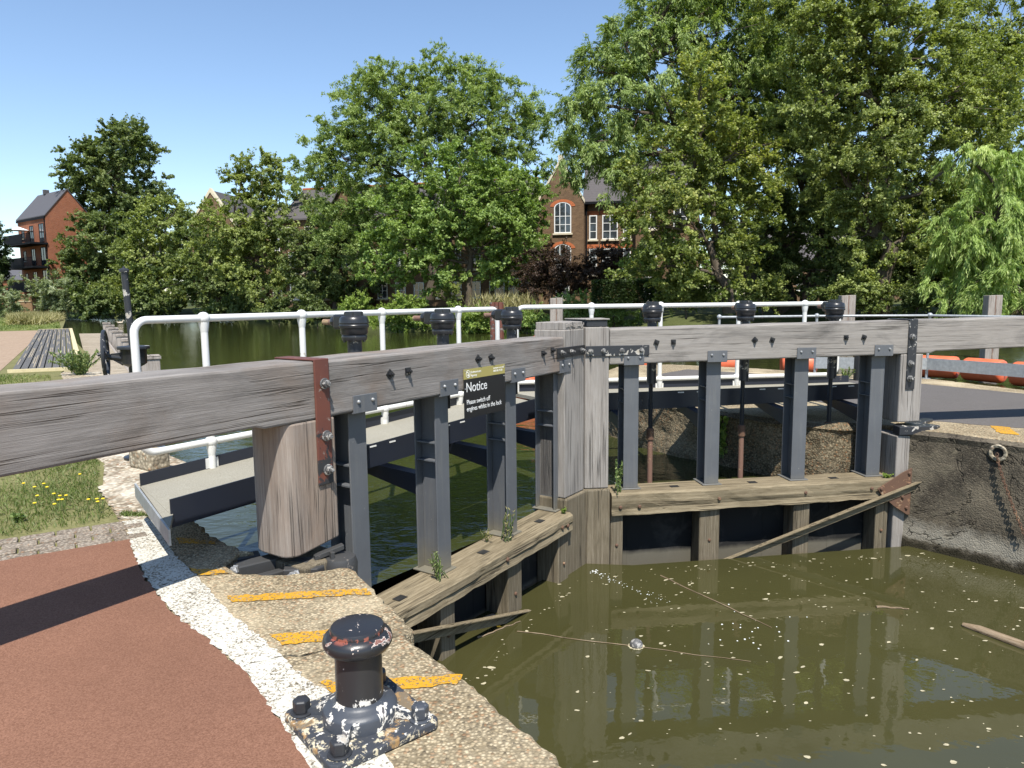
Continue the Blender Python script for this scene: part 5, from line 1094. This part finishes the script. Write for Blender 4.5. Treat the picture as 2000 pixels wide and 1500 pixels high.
# ------------------------------------------------------------------ houses behind the trees
class H:
    """a building frame: x along the front, y back from it, z up"""
    def __init__(s, name, label, loc, rz, group=None): s.o = thing(name, label, 'building', loc, rz, group)
    def wall(s, poly, z0, z1, mat, name='wall'): m = MB(); m.prism(poly, z0, z1); return m.build(name, mt[mat], s.o)
    def gable(s, x0, x1, y0, y1, ze, za, mat, z0=0, name='wall'):
        m = MB(); xm = (x0+x1)/2
        pr = [(x0,z0),(x1,z0),(x1,ze),(xm,za),(x0,ze)]; n = 5
        m._add([(a,y0,b) for a,b in pr]+[(a,y1,b) for a,b in pr], [tuple(range(n)), tuple(range(2*n-1,n-1,-1))]+[(i,(i+1) % n,n+(i+1) % n,n+i) for i in range(n)]); return m.build(name, mt[mat], s.o)
    def roof_y(s, x0, x1, y0, y1, ze, za, mat, ov=.3, t=.16):
        m = MB(); xm = (x0+x1)/2; k = (za-ze)/(xm-x0)
        for a, b in ((x0-ov, xm), (x1+ov, xm)):
            m.hexa([(a,y0-ov,ze-ov*k+.02),(b,y0-ov,za+.02),(b,y1+ov,za+.02),(a,y1+ov,ze-ov*k+.02),(a,y0-ov,ze-ov*k+t),(b,y0-ov,za+t),(b,y1+ov,za+t),(a,y1+ov,ze-ov*k+t)])
        return m.build('roof', mt[mat], s.o)
    def roof_x(s, x0, x1, y0, y1, ze, za, mat, ov=.3, t=.16):
        m = MB(); ym = (y0+y1)/2; k = (za-ze)/(ym-y0)
        for a, b in ((y0-ov, ym), (y1+ov, ym)):
            m.hexa([(x0-ov,a,ze-ov*k+.02),(x1+ov,a,ze-ov*k+.02),(x1+ov,b,za+.02),(x0-ov,b,za+.02),(x0-ov,a,ze-ov*k+t),(x1+ov,a,ze-ov*k+t),(x1+ov,b,za+t),(x0-ov,b,za+t)])
        return m.build('roof', mt[mat], s.o)
    def window(s, x, z, w_, h, y=0, nx=2, nz=2, arch=False, sill=True, frame='winwhite', lintel=None):
        m = MB(); f = .07; zt_ = z+h
        m.box(x-w_/2, x-w_/2+f, y-.05, y+.03, z, zt_); m.box(x+w_/2-f, x+w_/2, y-.05, y+.03, z, zt_); m.box(x-w_/2+f, x+w_/2-f, y-.05, y+.03, z, z+f)
        if not arch: m.box(x-w_/2+f, x+w_/2-f, y-.05, y+.03, zt_-f, zt_)
        for i in range(1, nx): xx = x-w_/2+w_*i/nx; m.box(xx-.025, xx+.025, y-.045, y+.02, z+f, zt_-f*(not arch))
        for j in range(1, nz): zz = z+h*j/nz; m.box(x-w_/2+f, x+w_/2-f, y-.042, y+.02, zz-.02, zz+.02)
        if arch:
            r0, r1 = w_/2, w_/2-f
            for k in range(10):
                a0, a1 = math.pi*k/10, math.pi*(k+1)/10
                m.hexa([(x+r*math.cos(a), yy, zt_+r*.62*math.sin(a)) for yy in (y-.05, y+.03) for r, a in ((r0,a0),(r1,a0),(r1,a1),(r0,a1))])
            for i in range(1, nx): xx = x-w_/2+w_*i/nx; hh = .62*math.sqrt(max(0, r1*r1-(xx-x)**2)); m.box(xx-.025, xx+.025, y-.045, y+.02, zt_, zt_+hh)
        wn = m.build('window', mt[frame], s.o)
        g_ = MB(); P = [(x-w_/2+.03, z+.03), (x+w_/2-.03, z+.03), (x+w_/2-.03, zt_)] + ([(x+(w_/2-.03)*math.cos(math.pi*k/10), zt_+(w_/2-.03)*.62*math.sin(math.pi*k/10)) for k in range(1,10)] if arch else []) + [(x-w_/2+.03, zt_)]
        n = len(P); g_._add([(a, y-.012, b) for a, b in P]+[(a, y-.004, b) for a, b in P], [tuple(range(n)), tuple(range(2*n-1,n-1,-1))]+[(i,(i+1) % n,n+(i+1) % n,n+i) for i in range(n)]); g_.build('pane', mt['glass'], wn)
        if sill: m = MB(); m.box(x-w_/2-.1, x+w_/2+.1, y-.12, y-.001, z-.12, z-.005); m.build('sill', mt['stone'], wn)
        if arch:
            m = MB(); r0, r1 = w_/2+.02, w_/2+.30
            for k in range(12):
                a0, a1 = R(8)+(math.pi-R(16))*k/12, R(8)+(math.pi-R(16))*(k+1)/12
                m.hexa([(x+r*math.cos(a), yy, zt_+r*.62*math.sin(a)+.02) for yy in (y-.025, y+.02) for r, a in ((r0,a0),(r1,a0),(r1,a1),(r0,a1))])
            m.build('arch', mt['brick_arch'], wn)
        elif lintel: m = MB(); m.box(x-w_/2-.15, x+w_/2+.15, y-.02, y+.02, zt_+.03, zt_+.30); m.build('lintel', mt[lintel], wn)
        return wn

zg = .9
# right wing: front gable with arched windows, then a recessed range with its own eaves
p = at(1096, 585, 51); b = H('apartment_building', 'brown brick house with arched windows in a pointed gable, right of the great ash', (p[0], p[1], zg), R(-9), 'brick houses across the river')
b.gable(-1.6, 1.6, 0, 9, 7.4, 10.2, 'brick_brown'); b.roof_y(-1.6, 1.6, .35, 9.4, 7.4, 10.2, 'roofbrown', ov=.02)
m = MB()
for sx in (-1, 1): m.hexa([(sx*1.66,-.06,7.18),(sx*1.66,.30,7.18),(0,.30,10.08),(0,-.06,10.08),(sx*1.66,-.06,7.43),(sx*1.66,.30,7.43),(0,.30,10.36),(0,-.06,10.36)])
m.build('gable_coping', mt['stone'], b.o)
m = MB(); m.box(-.18,.18,-.08,.4,10.1,10.5); m.build('finial', mt['stone'], b.o)
for z, h in ((5.15,1.75),(2.45,1.55)): b.window(.12, z, 1.2, h, 0, 3, 3, arch=True)
b.window(.1, .5, 1.0, 1.5, 0, 2, 2, lintel='brick_arch')
b.wall([(1.6,1.2),(9.5,1.2),(9.5,9),(1.6,9)], 0, 7.5, 'brick_brown'); b.roof_x(1.8, 9.5, 1.2, 9, 7.5, 10.6, 'roofbrown', ov=.35)
for x, w_ in ((2.2,.55),(3.4,1.1),(4.6,.55)):
    for z, h in ((4.75,1.7),(2.2,1.9)): b.window(x, z, w_, h, 1.2, 2 if w_ > .8 else 1, 3, lintel='brick_arch')
b.wall([(5.2,.2),(9.5,.2),(9.5,1.195),(5.2,1.195)], 0, 8.2, 'brick_brown', 'bay')
for x in (6.2,8.2):
    for z, h in ((5.3,1.6),(2.9,1.6),(.35,1.7)): b.window(x, z, .9, h, .2, 2, 2)
m = MB(); m.cyl((1.72,1.1,0),(1.72,1.1,7.3),.06, n=8); m.box(1.6,5.4,.78,.86,7.2,7.36); m.build('gutter', mt['balcony'], b.o)
# middle range behind the great ash
p = at(560, 588, 66); b = H('apartment_building', 'long brown brick terrace with white windows, mostly hidden by the great ash', (p[0], p[1], zg), R(-13), 'brick houses across the river')
b.wall([(0,0),(22.5,0),(22.5,9),(0,9)], 0, 8.0, 'brick_brown'); b.roof_x(0, 22.5, 0, 9, 8.0, 11.1, 'roofbrown')
m = MB(); m.box(-.3,22.8,4.35,4.65,11.2,11.36); m.build('ridge_tiles', mt['brick_arch'], b.o)
m = MB(); m.box(-.02,22.52,-.06,-.002,3.0,3.22); m.build('string_course', mt['stone'], b.o)
for i in range(13):
    x = .9+i*1.72
    for z, h in ((.7,1.4),(3.6,1.4),(6.0,1.25)): b.window(x, z, .95, h, 0, 2, 2)
b.gable(5.2, 8.6, -1.2, -.005, 8.2, 11.0, 'brick_brown', name='gabled_bay'); b.roof_y(5.2, 8.6, -1.2, 4.0, 8.2, 11.0, 'roofbrown')
for z, h in ((6.0,1.2),(3.5,1.5),(.8,1.4)): b.window(6.9, z, 1.3, h, -1.2, 3, 2, arch=z > 5, lintel='brick_arch')
b.wall([(20.0,-1.4),(22.4,-1.4),(22.4,-.005),(20.0,-.005)], 0, 5.4, 'brick_brown', 'bay'); m = MB(); m.box(19.9,22.5,-1.5,-1.405,2.75,2.98); m.build('string_course', mt['stone'], b.o)
for x in (20.6,21.8):
    for z, h in ((.6,1.7),(3.3,1.5)): b.window(x, z, .85, h, -1.4, 2, 2)
# gabled house further left
p = at(424, 592, 82); b = H('apartment_building', 'brown brick house whose pale-coped gable peaks above the leaning alder', (p[0], p[1], zg), R(-10), 'brick houses across the river')
b.gable(-2.7, 2.7, 0, 10, 9.2, 12.9, 'brick_brown'); b.roof_y(-2.7, 2.7, .4, 10, 9.2, 12.9, 'roofbrown', ov=.02); m = MB()
for sx in (-1, 1): m.hexa([(sx*2.8,-.1,9.0),(sx*2.8,.4,9.0),(0,.4,12.8),(0,-.1,12.8),(sx*2.8,-.1,9.4),(sx*2.8,.4,9.4),(0,.4,13.3),(0,-.1,13.3)])
m.build('gable_coping', mt['stone'], b.o)
b.wall([(2.7,1),(12,1),(12,9),(2.7,9)], 0, 8.5, 'brick_brown'); b.roof_x(2.9, 12, 1, 9, 8.5, 11.4, 'roofbrown')
for x, y in ((0,0),(4.5,1),(7,1),(9.5,1)):
    for z in (.8,3.5,6.2): b.window(x, z, 1.1, 1.4, y, 2, 2)
# low house far right seen under the trees
p = at(1600, 585, 62); b = H('brick_house', 'low house with a grey roof glimpsed beneath the trees on the right', (p[0], p[1], zg), R(5), 'brick houses across the river')
b.wall([(-3,0),(9,0),(9,8),(-3,8)], 0, 3.6, 'brick_brown'); b.roof_x(-3, 9, 0, 8, 3.6, 6.4, 'roofbrown', ov=.4)
for x in (-1.5,1,3.5,6): b.window(x, 1.0, 1.2, 1.4, 0, 2, 2)

# red brick flats on the far left: gable end to the right, balconies to the left front
p = at(103, 588, 90); az = math.atan2(.63,-.77)      # front runs back to the left
b = H('apartment_building', 'orange-red brick flats with a grey roof and black balconies at the far left', (p[0], p[1], zg-.6), math.atan2(-.60,.80), 'brick houses across the river')
# local x runs along the front towards the near corner at x=0 (front spans -9..0), y goes back along the gable end
ze, za, dpt = 12.1, 15.4, 5.4
m = MB(); pr = [(0,0),(dpt,0),(dpt,ze),(dpt/2,za),(0,ze)]; n = 5
m._add([(0,a,c) for a,c in pr]+[(-9.0,a,c) for a,c in pr], [tuple(range(n)), tuple(range(2*n-1,n-1,-1))]+[(i,(i+1) % n,n+(i+1) % n,n+i) for i in range(n)]); m.build('wall', mt['brick_red'], b.o)
b.roof_x(-9.0, -.02, 0, dpt, ze, za, 'slate', ov=.12, t=.14)
m = MB(); m.box(-9.1,-.0,-.16,-.12,ze-.45,ze-.15); m.build('gutter', mt['balcony'], b.o)
m = MB(); m.box(-6.6,-6.1,dpt/2-.3,dpt/2+.3,za,za+.6); m.build('chimney', mt['slate'], b.o)
for z, w0_, x0 in ((8.7,1.9,-8.3),(5.8,1.9,-8.3),(2.9,1.9,-8.3)):
    b.window(-1.5, z+.15, 1.5, 2.3, 0, 2, 1, sill=False, frame='balcony'); b.window(-4.6, z+.15, 1.2, 2.2, 0, 2, 1, sill=False, frame='balcony'); b.window(-7.4, z+.9, .9, 1.3, 0, 2, 2, frame='balcony')
    m = MB(); m.box(-8.6,.15,-1.9,-.005,z-.22,z); bal = m.build('balcony', mt['balcony'], b.o)
    m = MB(); m.box(-8.6,-2.6,-1.92,-1.86,z+.002,z+1.1); m.box(-8.6,-8.54,-1.855,-.01,z+.002,z+1.1)
    for k in range(17): m.box(-2.55+k*.155,-2.53+k*.155,-1.9,-1.88,z+.002,z+1.06)
    m.box(-2.6,.12,-1.92,-1.86,z+1.06,z+1.1); m.build('parapet', mt['balcony'], bal)
m = MB(); m.cyl((-.25,-.09,0),(-.25,-.09,ze-.3),.06, n=8); m.build('downpipe', mt['balcony'], b.o)
um = thing('parasol', 'white parasol open on the top balcony of the red flats', 'parasol', tuple(b.o.matrix_basis @ Vector((-5.6,-1.1,8.7)))); m = MB(); m.cyl((0,0,0),(0,0,2.15),.03, n=8); m.build('pole', mt['winwhite'], um); m = MB(); m.lathe((0,0,1.75), [(1.25,0),(.9,.16),(.02,.48)], 8); m.build('canopy', mt['umbrella'], um)
um.matrix_world = Matrix.Translation(Matrix.LocRotScale(b.o.location, b.o.rotation_euler, None) @ Vector((-5.6,-1.1,8.7)))
p = at(50, 604, 84); fe = thing('wooden_fence', 'short brown board fence below the red flats', 'fence', (p[0], p[1], .0), R(-20)); m = MB()
for k in range(14): m.box(-1.0+k*.15,-.865+k*.15,-.012,.012,-.3,2.2)
m.build('boards', mt['fence_wood'], fe)
for z in (.3,1.7): m = MB(); m.box(-1.05,1.15,-.06,-.013,z,z+.12); m.build('fence_rail', mt['new_wood'], fe)
for x in (-1.05,1.1): m = MB(); m.box(x-.06,x+.06,-.08,.05,-.4,2.35); m.build('fence_post', mt['fence_wood'], fe)
p = at(-22, 590, 118); b = H('brick_house', 'far house with a grey roof at the left edge, behind the red flats', (p[0], p[1], .5), R(15), 'brick houses across the river')
b.wall([(-5,0),(6,0),(6,7),(-5,7)], 0, 5.0, 'brick_red'); b.roof_x(-5, 6, 0, 7, 5.0, 7.6, 'slate')
for x in (-2,1,4): b.window(x, 2.8, 1.1, 1.4, 0, 2, 2)
